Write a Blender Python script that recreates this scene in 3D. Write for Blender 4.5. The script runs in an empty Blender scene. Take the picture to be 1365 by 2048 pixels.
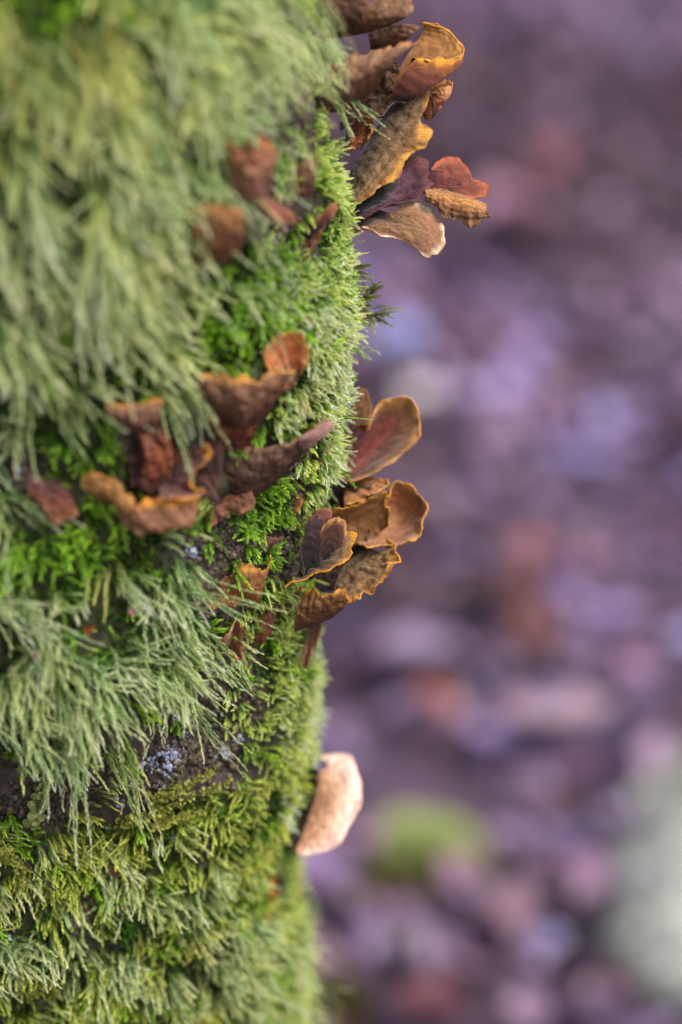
import bpy, math
import numpy as np
from mathutils import Vector
from mathutils.bvhtree import BVHTree

rng = np.random.default_rng(7)
SC = bpy.context.scene
COL = SC.collection

# ------------------------------------------------------------------ camera, sky, sun, exposure
PITCH = math.radians(27.0)
FOCUS = 0.71
LENS = 85.0
KPX = 36.0 / LENS / 2048.0            # metres per photo pixel, per metre of depth
MPX = FOCUS * KPX                     # metres per photo pixel at the focal plane
D_ = np.array([0.0, math.cos(PITCH), -math.sin(PITCH)])
U_ = np.array([0.0, math.sin(PITCH), math.cos(PITCH)])
R_ = np.array([1.0, 0.0, 0.0])
CAM = np.array([0.0, -(FOCUS * math.cos(PITCH) + 524 * MPX * math.sin(PITCH)), 0.80])

cam_data = bpy.data.cameras.new('camera')
cam = bpy.data.objects.new('camera', cam_data)
COL.objects.link(cam)
cam.location = CAM
cam.rotation_euler = (math.radians(90) - PITCH, 0, 0)
cam_data.sensor_fit = 'VERTICAL'
cam_data.sensor_height = 36.0
cam_data.sensor_width = 24.0
cam_data.lens = LENS
cam_data.clip_start = 0.02
cam_data.clip_end = 300.0
cam_data.dof.use_dof = True
cam_data.dof.focus_distance = FOCUS
cam_data.dof.aperture_fstop = 3.6
SC.camera = cam

SUN_EL, SUN_AZ = math.radians(56), math.radians(118)     # azimuth clockwise from +Y
world = bpy.data.worlds.new('World')
SC.world = world
world.use_nodes = True
wn = world.node_tree
wn.nodes.clear()
sky = wn.nodes.new('ShaderNodeTexSky')
sky.sky_type = 'NISHITA'
sky.sun_disc = False
sky.sun_elevation = SUN_EL
sky.sun_rotation = SUN_AZ
sky.dust_density = 4.0
sky.air_density = 1.0
bg = wn.nodes.new('ShaderNodeBackground')
bg.inputs['Strength'].default_value = 0.105
wo = wn.nodes.new('ShaderNodeOutputWorld')
hs = wn.nodes.new('ShaderNodeHueSaturation')            # thin overcast: the sky's blue washed out
hs.inputs['Saturation'].default_value = 0.5
wn.links.new(sky.outputs[0], hs.inputs['Color'])
wn.links.new(hs.outputs[0], bg.inputs['Color'])
wn.links.new(bg.outputs[0], wo.inputs[0])

sun_d = bpy.data.lights.new('sun', 'SUN')
sun_d.energy = 1.5
sun_d.angle = math.radians(20)
sun_d.color = (1.0, 0.95, 0.88)
sun = bpy.data.objects.new('sun', sun_d)
COL.objects.link(sun)
sdir = Vector((math.sin(SUN_AZ) * math.cos(SUN_EL), math.cos(SUN_AZ) * math.cos(SUN_EL), math.sin(SUN_EL)))
sun.rotation_euler = sdir.to_track_quat('Z', 'Y').to_euler()
sun.location = sdir * 4

SC.view_settings.view_transform = 'Standard'
SC.view_settings.look = 'None'
SC.view_settings.gamma = 1.0
SC.view_settings.exposure = 1.2
SC.render.engine = 'CYCLES'
SC.cycles.use_denoising = True
SC.cycles.max_bounces = 8
SC.cycles.transmission_bounces = 4

# ------------------------------------------------------------------ helpers
def P3(x, y, e=0.0):
    """world point seen at photo pixel (x, y), e photo pixels in front of the focal plane"""
    dep = FOCUS - e * MPX
    return CAM + dep * (D_ + (x - 682.5) * KPX * R_ - (y - 1024.0) * KPX * U_)

def PX(p):
    q = p - CAM
    dep = q @ D_
    return 682.5 + (q @ R_) / dep / KPX, 1024.0 - (q @ U_) / dep / KPX, dep

GROUND = -0.20
def ground_at(x, y, z=0.0):
    z = z + GROUND
    v = D_ + (x - 682.5) * KPX * R_ - (y - 1024.0) * KPX * U_
    return CAM + v * ((z - CAM[2]) / v[2])

def rgb(r, g, b):
    c = np.array([r, g, b]) / 255.0
    return np.where(c <= 0.04045, c / 12.92, ((c + 0.055) / 1.055) ** 2.4)

def _hash(ix, iy, iz, s):
    h = (ix.astype(np.int64) * 374761393 + iy.astype(np.int64) * 668265263 + iz.astype(np.int64) * 2147483647 + s * 1274126177) & 0xFFFFFFFF
    h = ((h ^ (h >> 13)) * 1274126177) & 0xFFFFFFFF
    h = ((h ^ (h >> 16)) * 2246822519) & 0xFFFFFFFF
    h = h ^ (h >> 15)
    return (h & 0xFFFF) / 65535.0 * 2 - 1

_ROT = np.array([[0.36, 0.48, -0.80], [-0.80, 0.60, 0.0], [0.48, 0.64, 0.60]])
def vnoise(p, s=0):
    p = np.asarray(p, float) @ _ROT
    f = np.floor(p); t = p - f; t = t * t * (3 - 2 * t)
    f = f.astype(np.int64)
    out = 0
    for dx in (0, 1):
        wx = t[..., 0] if dx else 1 - t[..., 0]
        for dy in (0, 1):
            wy = t[..., 1] if dy else 1 - t[..., 1]
            for dz in (0, 1):
                wz = t[..., 2] if dz else 1 - t[..., 2]
                out = out + wx * wy * wz * _hash(f[..., 0] + dx, f[..., 1] + dy, f[..., 2] + dz, s)
    return out

def fbm(p, o=4, s=0):
    a, r, p = 1.0, 0, np.asarray(p, float)
    for i in range(o):
        r = r + a * vnoise(p, s + i * 17); a *= 0.5; p = (p @ _ROT.T) * 2.03 + 11.3
    return r / 1.6

def norm(v):
    return v / np.maximum(np.linalg.norm(v, axis=-1, keepdims=True), 1e-12)

def mesh_np(name, verts, faces, mat, colors=None, parent=None, smooth=True, extra=None):
    """one mesh object from arrays; faces is (n,3) or (n,4) or a list of such arrays"""
    if not isinstance(faces, list):
        faces = [faces]
    faces = [f for f in faces if len(f)]
    me = bpy.data.meshes.new(name)
    me.vertices.add(len(verts))
    me.vertices.foreach_set('co', np.ascontiguousarray(verts, np.float32).ravel())
    loops = np.concatenate([f.ravel() for f in faces]).astype(np.int32)
    tot = np.concatenate([np.full(len(f), f.shape[1]) for f in faces]).astype(np.int32)
    st = np.concatenate([[0], np.cumsum(tot)[:-1]]).astype(np.int32)
    me.loops.add(len(loops)); me.loops.foreach_set('vertex_index', loops)
    me.polygons.add(len(tot)); me.polygons.foreach_set('loop_start', st)
    me.polygons.foreach_set('use_smooth', np.full(len(tot), smooth))
    me.update(calc_edges=True)
    if colors is not None:
        a = me.color_attributes.new('tint', 'FLOAT_COLOR', 'POINT')
        c = np.ones((len(verts), 4), np.float32); c[:, :3] = np.clip(colors, 0, 1)
        a.data.foreach_set('color', c.ravel())
    me.materials.append(mat)
    o = bpy.data.objects.new(name, me)
    COL.objects.link(o)
    if parent is not None:
        o.parent = parent
    return o

def tag(o, label=None, cat=None, group=None, kind=None):
    if label: o['label'] = label
    if cat: o['category'] = cat
    if group: o['group'] = group
    if kind: o['kind'] = kind
    return o

def empty(name, loc=(0, 0, 0)):
    o = bpy.data.objects.new(name, None)
    COL.objects.link(o)
    o.empty_display_size = 0.01
    return o

def new_mat(name):
    m = bpy.data.materials.new(name)
    m.use_nodes = True
    nt = m.node_tree
    nt.nodes.clear()
    out = nt.nodes.new('ShaderNodeOutputMaterial')
    return m, nt, out

def N(nt, t, **kw):
    n = nt.nodes.new(t)
    for k, v in kw.items():
        if k in n.inputs: n.inputs[k].default_value = v
        else: setattr(n, k, v)
    return n

def tint_mat(name, rough=0.7, spec=0.3, trans=0.0, noise_scale=0, noise_amt=0.0, bump=0.0, bump_scale=800, sheen=0.0, two=(0.6, 1.4)):
    """principled surface coloured by the mesh's own 'tint' attribute, with grain and bump"""
    m, nt, out = new_mat(name)
    at = N(nt, 'ShaderNodeAttribute'); at.attribute_name = 'tint'
    col = at.outputs['Color']
    tc = N(nt, 'ShaderNodeTexCoord')
    if noise_amt:
        nz = N(nt, 'ShaderNodeTexNoise', Scale=noise_scale, Detail=5.0, Roughness=0.65)
        nt.links.new(tc.outputs['Object'], nz.inputs['Vector'])
        mr = N(nt, 'ShaderNodeMapRange')
        mr.inputs[1].default_value = 0.3; mr.inputs[2].default_value = 0.7
        mr.inputs[3].default_value = 1 - noise_amt; mr.inputs[4].default_value = 1 + noise_amt
        nt.links.new(nz.outputs[0], mr.inputs[0])
        mx = N(nt, 'ShaderNodeVectorMath'); mx.operation = 'SCALE'
        nt.links.new(col, mx.inputs[0]); nt.links.new(mr.outputs[0], mx.inputs['Scale'])
        col = mx.outputs[0]
    pr = N(nt, 'ShaderNodeBsdfPrincipled')
    pr.inputs['Roughness'].default_value = rough
    pr.inputs['Specular IOR Level'].default_value = spec
    pr.inputs['Sheen Weight'].default_value = sheen
    nt.links.new(col, pr.inputs['Base Color'])
    if bump:
        nb = N(nt, 'ShaderNodeTexNoise', Scale=bump_scale, Detail=6.0, Roughness=0.7)
        nt.links.new(tc.outputs['Object'], nb.inputs['Vector'])
        bp = N(nt, 'ShaderNodeBump', Strength=bump)
        bp.inputs['Distance'].default_value = 0.0006
        nt.links.new(nb.outputs[0], bp.inputs['Height'])
        nt.links.new(bp.outputs[0], pr.inputs['Normal'])
    res = pr.outputs[0]
    if trans:
        tr = N(nt, 'ShaderNodeBsdfTranslucent')
        nt.links.new(col, tr.inputs['Color'])
        ms = N(nt, 'ShaderNodeMixShader'); ms.inputs[0].default_value = trans
        nt.links.new(res, ms.inputs[1]); nt.links.new(tr.outputs[0], ms.inputs[2])
        res = ms.outputs[0]
    nt.links.new(res, out.inputs[0])
    return m

M_MOSS = tint_mat('moss_green', rough=0.45, spec=0.26, trans=0.45)
M_BARK = tint_mat('damp_bark', rough=0.6, spec=0.4, noise_scale=260, noise_amt=0.55, bump=0.9, bump_scale=420)
M_CAP = tint_mat('bracket_cap_velvet', rough=0.8, spec=0.2, trans=0.10, noise_scale=1500, noise_amt=0.30, bump=0.55, bump_scale=1700, sheen=0.25)
M_UNDER = tint_mat('bracket_underside', rough=0.62, spec=0.3, trans=0.16, noise_scale=650, noise_amt=0.18, bump=0.25, bump_scale=900)
M_RIM = tint_mat('bracket_margin', rough=0.6, spec=0.3, trans=0.3, noise_scale=900, noise_amt=0.2, bump=0.2, bump_scale=1500)
M_HAIR = tint_mat('bracket_hair', rough=0.7, spec=0.2, trans=0.3)
M_LICHEN = tint_mat('grey_blue_lichen', rough=0.75, spec=0.2, noise_scale=1500, noise_amt=0.2)
M_LEAF = tint_mat('fallen_leaf', rough=0.42, spec=0.45, trans=0.12, noise_scale=60, noise_amt=0.3)
M_SOIL = tint_mat('forest_soil', rough=0.7, spec=0.4, noise_scale=30, noise_amt=0.6, bump=1.0, bump_scale=60)
M_STONE = tint_mat('lichened_stone', rough=0.85, spec=0.2, noise_scale=45, noise_amt=0.22, bump=0.6, bump_scale=90)
M_WOOD = tint_mat('twig_bark', rough=0.75, spec=0.3, noise_scale=300, noise_amt=0.4, bump=0.6, bump_scale=600)

# ------------------------------------------------------------------ trunk surface
EDGE = np.array([[-500, 655], [0, 662], [120, 672], [250, 688], [400, 700], [500, 716], [620, 716], [720, 716], [800, 714], [900, 708], [980, 700],
                 [1100, 678], [1200, 668], [1300, 668], [1400, 662], [1500, 652], [1600, 622], [1700, 606], [1760, 606], [1830, 634], [1900, 628],
                 [2048, 618], [2600, 605]], float)
FRINGE = 47.0
A_, B_ = 0.110, 0.080

def edge_x(z):
    p = np.stack([np.zeros_like(z), np.zeros_like(z), z], -1)
    _, py, dep = PX(p)
    ex = np.interp(np.clip(py, -500, 2600), EDGE[:, 0], EDGE[:, 1]) - FRINGE
    d2 = np.clip(dep, 0.55, 0.95)
    return (ex - 682.5) * KPX * d2

_zt = np.linspace(0.15, 0.80, 500)
_xt = edge_x(_zt)
def centre_x(z):
    return np.interp(z, _zt, _xt) - A_

# swellings and hollows of the trunk, where the photograph shows them: x, y, radius (photo px), height (m)
BUMPS = [(180, 1380, 190, 0.010), (90, 1130, 130, 0.004), (420, 1500, 120, -0.007), (150, 1640, 130, -0.009), (560, 1040, 90, -0.006),
         (340, 930, 110, -0.004), (60, 960, 70, -0.006), (200, 300, 260, 0.006), (560, 470, 70, -0.006), (430, 1890, 160, 0.004),
         (640, 420, 60, 0.003), (600, 640, 120, 0.003), (470, 1250, 90, -0.005), (250, 1760, 110, -0.003)]

def surf(th, z, fine=True):
    """point on the trunk at angle th (0 = +X, -pi/2 = towards the camera), height z"""
    c, s = np.cos(th), np.sin(th)
    flare = 1 + 0.35 * np.exp(-(z - GROUND) / 0.10)
    p = np.stack([centre_x(z) + A_ * c * flare, B_ * s * flare, z], -1)
    rad = norm(np.stack([c * B_, s * A_, np.zeros_like(z)], -1))
    px, py, dep = PX(p)
    h = np.zeros_like(z)
    front = (s < 0.1)
    for bx, by, br, bh in BUMPS:
        h += front * bh * np.exp(-((px - bx) ** 2 + (py - by) ** 2) / br ** 2)
    side = 0.35 + 0.65 * np.clip(-s * 1.6, 0, 1)
    h += side * 0.0045 * fbm(p * 28, 3, 5)
    if fine:
        h += 0.0012 * fbm(p * 160, 3, 9)
    return p + rad * h[..., None]

def surf_frame(th, z):
    e = 2e-3
    p = surf(th, z, False)
    a = surf(th + e / A_, z, False) - p
    b = surf(th, z + e, False) - p
    return surf(th, z), norm(np.cross(a, b))

# zones of the photograph's moss and bare bark: x, y, rx, ry, kind, weight
ZONES = [
    # long pale hanging shoots
    (180, 480, 330, 260, 'mint', 3.0), (420, 90, 170, 170, 'mint', 2.5), (330, 560, 100, 190, 'mint', 2.4), (60, 150, 260, 170, 'yellow', 1.7), (60, 250, 200, 160, 'mint', 1.0), (130, 330, 150, 120, 'yellow', 0.8),
    (520, 80, 110, 170, 'mint', 2.0), (480, 190, 90, 90, 'mint', 1.6), (90, 720, 200, 130, 'mint', 1.6), (230, 700, 120, 110, 'mint', 1.5),
    (60, 820, 110, 90, 'mint', 1.6), (150, 1330, 210, 130, 'mint', 4.5), (60, 1310, 160, 150, 'mint', 2.5), (330, 1200, 100, 110, 'mint', 2.2), (490, 1360, 60, 90, 'mint', 1.4),
    (100, 1230, 220, 90, 'yellow', 0.7), (40, 1060, 90, 70, 'mint', 1.0),
    # deep green short moss
    (160, 620, 110, 60, 'green', 1.6), (280, 720, 90, 60, 'green', 1.4), (200, 900, 120, 60, 'green', 1.8), (120, 1090, 200, 70, 'green', 3.2), (360, 720, 90, 100, 'green', 2.6),
    (540, 560, 130, 90, 'green', 2.8), (460, 620, 120, 110, 'green', 2.5), (540, 850, 90, 60, 'green', 2.6), (510, 1030, 90, 80, 'green', 2.4), (20, 1200, 90, 100, 'green', 1.8),
    # bright cushion along the right side
    (690, 300, 60, 170, 'lime', 4.5), (610, 380, 90, 90, 'lime', 1.6), (660, 560, 100, 110, 'lime', 3.5), (670, 720, 110, 150, 'pale', 4.2), (650, 940, 90, 150, 'lime', 3.2), (700, 880, 60, 160, 'pale', 2.0),
    (600, 1310, 90, 120, 'lime', 3.0), (640, 1310, 60, 130, 'pale', 2.2), (560, 1450, 110, 110, 'lime', 2.2), (610, 1500, 60, 150, 'pale', 2.4),
    (560, 1620, 110, 110, 'olive', 2.6), (540, 1750, 110, 130, 'olive', 2.0), (600, 1860, 110, 120, 'lime', 3.6), (600, 2000, 90, 90, 'lime', 2.2), (590, 1700, 60, 100, 'pale', 1.6),
    (480, 130, 70, 60, 'lime', 0.8),
    # olive fronds of the lower trunk
    (330, 1640, 190, 50, 'olive', 3.2), (430, 1600, 130, 50, 'olive', 2.6), (220, 1720, 200, 80, 'mintshort', 2.2), (380, 1760, 200, 110, 'olive', 2.6), (330, 1900, 260, 130, 'mintshort', 2.6), (60, 1760, 150, 90, 'olive', 2.0),
    (80, 2000, 180, 90, 'olive', 2.4), (500, 1930, 120, 110, 'mintshort', 2.2), (440, 2040, 240, 70, 'olive', 1.5), (40, 1880, 90, 90, 'mintshort', 1.6),
    # bare bark
    (400, 1480, 130, 95, 'bare', 30.0), (470, 1390, 80, 70, 'bare', 9), (290, 1530, 90, 60, 'bare', 20), (400, 1330, 60, 50, 'bare', 3), (70, 1590, 170, 55, 'bare', 18.0), (230, 1580, 90, 55, 'bare', 10.0), (40, 950, 70, 55, 'bare', 4.0), (110, 980, 60, 40, 'bare', 2.5),
    (600, 990, 40, 90, 'bare', 6.0), (560, 1110, 90, 50, 'bare', 6.0), (430, 1080, 90, 45, 'bare', 7), (430, 1190, 60, 80, 'bare', 8.0), (640, 1150, 40, 40, 'bare', 2.4), (540, 1090, 60, 30, 'bare', 1.5),
    (560, 450, 85, 70, 'bare', 14.0), (580, 240, 90, 80, 'bare', 14), (620, 130, 85, 130, 'bare', 16), (430, 450, 80, 90, 'bare', 9), (330, 880, 100, 90, 'bare', 7),
    (170, 1830, 60, 60, 'bare', 3.2), (440, 1690, 55, 30, 'bare', 3.0), (230, 1880, 70, 30, 'bare', 1.2), (115, 1690, 35, 60, 'bare', 2.4), (430, 1900, 50, 30, 'bare', 1.0), (680, 50, 100, 90, 'bare', 14.0),
    (500, 1240, 50, 50, 'bare', 1.2)]
KINDS = ['mint', 'yellow', 'green', 'lime', 'pale', 'olive', 'mintshort', 'bare']

def zone_weights(px, py):
    w = np.zeros((len(KINDS), len(px)))
    w[KINDS.index('green')] += 0.60
    w[KINDS.index('mint')] += np.where((px < 480) & (py < 1650), 0.10, 0.0)
    w[KINDS.index('lime')] += np.where(px > 600, 0.4, 0.0)
    w[KINDS.index('olive')] += np.where(py > 1500, 0.2, 0.03)
    for x, y, rx, ry, k, a in ZONES:
        w[KINDS.index(k)] += a * np.exp(-(((px - x) / rx) ** 2 + ((py - y) / ry) ** 2) ** 1.3)
    return w

# ---- the trunk itself
zs = np.concatenate([np.linspace(GROUND - 0.05, 0.24, 24)[:-1], np.linspace(0.24, 0.76, 360), np.linspace(0.76, 1.9, 50)[1:]])
NT = 420
ths = np.concatenate([np.linspace(-math.pi, 0.5, 360, endpoint=False), np.linspace(0.5, math.pi, 60, endpoint=False)])
TH, ZZ = np.meshgrid(ths, zs)
pv = surf(TH.ravel(), ZZ.ravel())
px_, py_, _ = PX(pv)
w = zone_weights(px_, py_)
bare = w[-1] / w.sum(0)
nrows, ncols = len(zs), len(ths)
i0 = (np.arange(nrows - 1)[:, None] * ncols + np.arange(ncols)[None, :])
i1 = (np.arange(nrows - 1)[:, None] * ncols + (np.arange(ncols)[None, :] + 1) % ncols)
quads = np.stack([i0, i1, i1 + ncols, i0 + ncols], -1).reshape(-1, 4)
nb = fbm(pv * 90, 4, 3)[:, None]
nb2 = fbm(pv * 40, 3, 31)[:, None]
cbark = rgb(58, 48, 44) * (1 + 0.6 * nb) + np.clip(nb2, 0, 1) * rgb(70, 70, 50) * 0.5
cmoss = rgb(40, 46, 20) * (1 + 0.8 * nb) + np.clip(nb2, 0, 1) * rgb(60, 44, 30)
cc = cmoss * (1 - bare[:, None]) + cbark * bare[:, None]
trunk = empty('tree_trunk')
tag(trunk, 'mossy old tree trunk filling the left half, covered in moss and brown bracket fungi', 'tree trunk')
bark = mesh_np('bark', pv, quads, M_BARK, cc, trunk)
bvh = BVHTree.FromPolygons([tuple(v) for v in pv.tolist()], quads.tolist())

def surf_e(x, y):
    """how far (photo px) the bark seen at pixel (x, y) stands before the focal plane"""
    dvec = D_ + (x - 682.5) * KPX * R_ - (y - 1024.0) * KPX * U_
    hit = bvh.ray_cast(Vector(CAM), Vector(dvec).normalized())
    if hit[0] is None:
        return None
    dep = (np.array(hit[0]) - CAM) @ D_
    return (FOCUS - dep) / MPX

# ------------------------------------------------------------------ bracket fungi
def catmull(pts, n):
    pts = np.array(pts, float)
    if len(pts) == 1:
        pts = np.repeat(pts, 2, 0)
    seg = np.linalg.norm(np.diff(pts[:, :2], axis=0), axis=1) + 1e-3
    s = np.concatenate([[0], np.cumsum(seg ** 0.8)]); s /= s[-1]
    ext = np.vstack([2 * pts[0] - pts[1], pts, 2 * pts[-1] - pts[-2]])
    t = np.linspace(0, 1, n)
    k = np.clip(np.searchsorted(s, t, 'right') - 1, 0, len(pts) - 2)
    f = ((t - s[k]) / (s[k + 1] - s[k]))[:, None]
    p0, p1, p2, p3 = ext[k], ext[k + 1], ext[k + 2], ext[k + 3]
    return 0.5 * ((2 * p1) + (-p0 + p2) * f + (2 * p0 - 5 * p1 + 4 * p2 - p3) * f ** 2 + (-p0 + 3 * p1 - 3 * p2 + p3) * f ** 3)

def stops(v, cols):
    xs = np.linspace(0, 1, len(cols))
    c = np.array(cols)
    return np.stack([np.interp(v, xs, c[:, i]) for i in range(3)], -1)

FOOT = []        # outlines (photo px) of the brackets, where moss gives way
def sheet(parent, base, rim, mid=None, e0=0.0, bulge=0.0, front='top', top=None, under=None, margin=None, ripple=3.0, folds=7, rag=0.035,
          bands=5, band_amt=0.35, thick=5.0, rim_r=3.2, hair=0, hair_col=None, seed=0, nu=110, nv=40, names=('cap', 'underside', 'rim'), foot=True, dim=0.70, tdim=0.72):
    """one fan or cup of a bracket: a curved plate between the line where it grows from the bark and its free margin,
    with a zoned upper skin, a smooth underside and a rolled margin as separate parts"""
    ripple *= 1.25; rag *= 1.5; rim_r *= 0.72
    f3 = lambda L: [(p[0], p[1], (p[2] if len(p) > 2 else 0.0) + e0) for p in L]
    b, r = catmull(f3(base), nu), catmull(f3(rim), nu)
    if mid is None:
        m_ = (b + r) / 2; m_[:, 2] += bulge
    else:
        m_ = catmull(f3(mid), nu)
    u = np.linspace(0, 1, nu)
    jag = 1 + rag * (1.1 * vnoise(np.stack([u * 6 + seed * 2.3, u * 0, u * 0 + seed], -1), seed + 5) + fbm(np.stack([u * 13, u * 0 + seed, u * 0], -1), 4, seed) * 1.3)
    v = np.linspace(0, 1, nv)[:, None] * jag[None, :]
    l0, l1, l2 = 2 * (v - .5) * (v - 1), -4 * v * (v - 1), 2 * v * (v - .5)
    q = l0[..., None] * b + l1[..., None] * m_ + l2[..., None] * r
    Pw = P3_arr(q)
    du = np.gradient(Pw, axis=1); dv = np.gradient(Pw, axis=0)
    nn = norm(np.cross(du, dv))
    jj = nv // 4
    toc = norm(CAM - Pw[jj].mean(0))
    sgn = np.sign((nn[jj] @ toc).mean()) or 1.0
    if front == 'under': sgn = -sgn
    nn = nn * sgn                                           # nn points out of the upper side
    L = np.linalg.norm(b - r, axis=1).mean()
    vv = np.clip(v, 0, 1.1)
    uu = np.repeat(u[None], nv, 0)
    rp = np.stack([uu * folds, vv * 1.6 + seed * 3.1, np.zeros_like(uu) + seed], -1)
    disp = ripple * fbm(rp, 3, seed + 2) * vv ** 1.2 * 1.6
    disp += ripple * 0.4 * fbm(Pw / MPX / 12, 3, seed + 4)
    cr_ = 1 - np.abs(fbm(Pw / MPX / 26 + seed, 4, seed + 6)) * 2.4
    disp += ripple * 0.55 * cr_ * np.clip(vv * 3, 0, 1)
    disp += 0.45 * np.sin(vv * bands * 6.28 + 2 * fbm(rp, 2, seed + 8)) * (vv > .15)
    Pw = Pw + nn * (disp * MPX)[..., None]
    du = np.gradient(Pw, axis=1); dv = np.gradient(Pw, axis=0)
    n2 = norm(np.cross(du, dv)) * sgn
    th = (thick * (1.15 - 0.75 * vv) * MPX)[..., None] * 0.5
    T, Bm = Pw + n2 * th, Pw - n2 * th
    gi = (np.arange(nv - 1)[:, None] * nu + np.arange(nu - 1)[None, :])
    qd = np.stack([gi, gi + 1, gi + nu + 1, gi + nu], -1).reshape(-1, 4)
    # colours
    top = top or [rgb(60, 38, 34), rgb(96, 56, 44), rgb(120, 78, 52), rgb(150, 100, 58)]
    under = under or [rgb(120, 84, 62), rgb(150, 106, 76), rgb(170, 118, 70)]
    margin = margin if margin is not None else rgb(206, 142, 50)
    nz = fbm(np.stack([uu * 5, vv * 3, uu * 0 + seed * 1.7], -1), 4, seed + 20)
    zv = np.clip(vv + 0.08 * nz, 0, 1)
    ct = stops(zv, top) * tdim
    band = np.sin(zv * bands * 6.28 + 3.2 * nz) * (0.55 + 0.9 * np.clip(fbm(np.stack([uu * 4 + 9, vv * 2, uu * 0 + seed], -1), 3, seed + 33) + .3, 0, 1))
    ct = ct * (1 + band_amt * band[..., None] * 0.8 + 0.35 * nz[..., None])
    e_n = fbm(np.stack([uu * 22, vv * 2, uu * 0 + seed], -1), 3, seed + 61)
    edge = (np.clip((vv - 0.91 + .05 * e_n) / 0.09, 0, 1) * np.clip(.8 + .9 * e_n, .15, 1))[..., None]
    ct = ct * (1 - edge) + margin * edge
    mot = fbm(Pw / MPX / 9 + seed, 4, seed + 71)
    cu = stops(np.clip(vv + 0.12 * nz, 0, 1), under) * dim * (1 + 0.38 * nz[..., None] + .35 * mot[..., None])
    edge = np.clip((vv - 0.93) / 0.07, 0, 1)[..., None]
    cu = cu * (1 - edge * .8) + margin * edge * .8
    mesh_np(names[0], T.reshape(-1, 3), qd if sgn > 0 else qd[:, ::-1], M_CAP, ct.reshape(-1, 3), parent)
    mesh_np(names[1], Bm.reshape(-1, 3), qd[:, ::-1] if sgn > 0 else qd, M_UNDER, cu.reshape(-1, 3), parent)
    # margin: a rolled lip that also closes the two sides
    path = np.concatenate([Pw[:, 0], Pw[-1, 1:-1], Pw[::-1, -1]])
    pn = np.concatenate([n2[:, 0], n2[-1, 1:-1], n2[::-1, -1]])
    k = len(path)
    tg = norm(np.gradient(path, axis=0))
    bn = norm(np.cross(tg, pn)); pn = np.cross(bn, tg)
    s = np.linspace(0, 1, k)
    vpar = np.concatenate([v[:, 0], np.ones(nu - 2), v[::-1, -1]])
    rr = rim_r * (0.8 + 0.4 * fbm(np.stack([s * 45, s * 0 + seed, s * 0], -1), 3, seed + 40)) * (0.3 + 0.7 * np.clip(vpar, 0, 1) ** 2) * MPX
    na = 7
    an = np.arange(na) / na * 2 * math.pi
    ring = path[:, None] + rr[:, None, None] * (np.cos(an)[None, :, None] * pn[:, None] * 0.8 + np.sin(an)[None, :, None] * bn[:, None])
    gi = (np.arange(k - 1)[:, None] * na + np.arange(na)[None, :])
    gj = (np.arange(k - 1)[:, None] * na + (np.arange(na)[None, :] + 1) % na)
    rq = np.stack([gi, gj, gj + na, gi + na], -1).reshape(-1, 4)
    caps = [np.arange(na)[None, ::-1], (np.arange(na) + (k - 1) * na)[None]]
    rn = fbm(np.stack([s * 16, s * 0 + seed, s * 0], -1), 4, seed + 50)
    cr = margin * (1 + 0.5 * rn[:, None])
    dull = np.clip(.35 + 1.6 * fbm(np.stack([s * 30 + 3, s * 0 + seed, s * 0], -1), 3, seed + 55), 0, .85)[:, None]
    cr = cr * (1 - dull) + (under[-1] * .7) * dull
    fm = np.clip(vpar * 2 - 0.9, 0, 1)[:, None]
    cr = cr * fm + (1 - fm) * (under[0] + under[1]) * .5
    mesh_np(names[2], ring.reshape(-1, 3), [rq] + caps, M_RIM, np.repeat(cr, na, 0), parent)
    if hair:
        g2 = np.random.default_rng(seed + 99)
        iu = g2.integers(1, nu - 1, hair); iv = g2.integers(1, nv - 2, hair)
        hp = T[iv, iu] + (g2.random((hair, 1)) - .5) * du[iv, iu] + (g2.random((hair, 1)) - .5) * dv[iv, iu]
        hd = norm(n2[iv, iu] * 0.7 + norm(dv[iv, iu]) * 0.9 + g2.normal(0, .35, (hair, 3)))
        hl = g2.uniform(3, 8, (hair, 1)) * MPX
        hw = norm(np.cross(hd, g2.normal(0, 1, (hair, 3)))) * MPX * 0.45
        hv = np.stack([hp - hw, hp + hw, hp + hd * hl], 1).reshape(-1, 3)
        hc = (hair_col if hair_col is not None else ct[iv, iu] * 1.6 + 0.02)
        hc = np.broadcast_to(hc, (hair, 3)) * g2.uniform(.6, 1.4, (hair, 1))
        ho = mesh_np('fuzz', hv, np.arange(hair * 3).reshape(-1, 3), M_HAIR, np.repeat(hc, 3, 0), parent)
        ho['kind'] = 'stuff'
    if foot:
        FOOT.append(np.array([(p[0], p[1]) for p in catmull(f3(rim), 24)] + [(p[0], p[1]) for p in catmull(f3(base), 24)[::-1]]))

def P3_arr(q):
    dep = FOCUS - q[..., 2:3] * MPX
    return CAM + dep * (D_ + (q[..., 0:1] - 682.5) * KPX * R_ - (q[..., 1:2] - 1024.0) * KPX * U_)

def fungus(label, anchor=None, e=None, group='bracket fungi growing on the mossy trunk'):
    o = empty('bracket_fungus')
    tag(o, label, 'bracket fungus', group)
    if e is None:
        e = surf_e(*anchor) or 0.0
    o['_e'] = float(e)
    return o, float(e)

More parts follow.
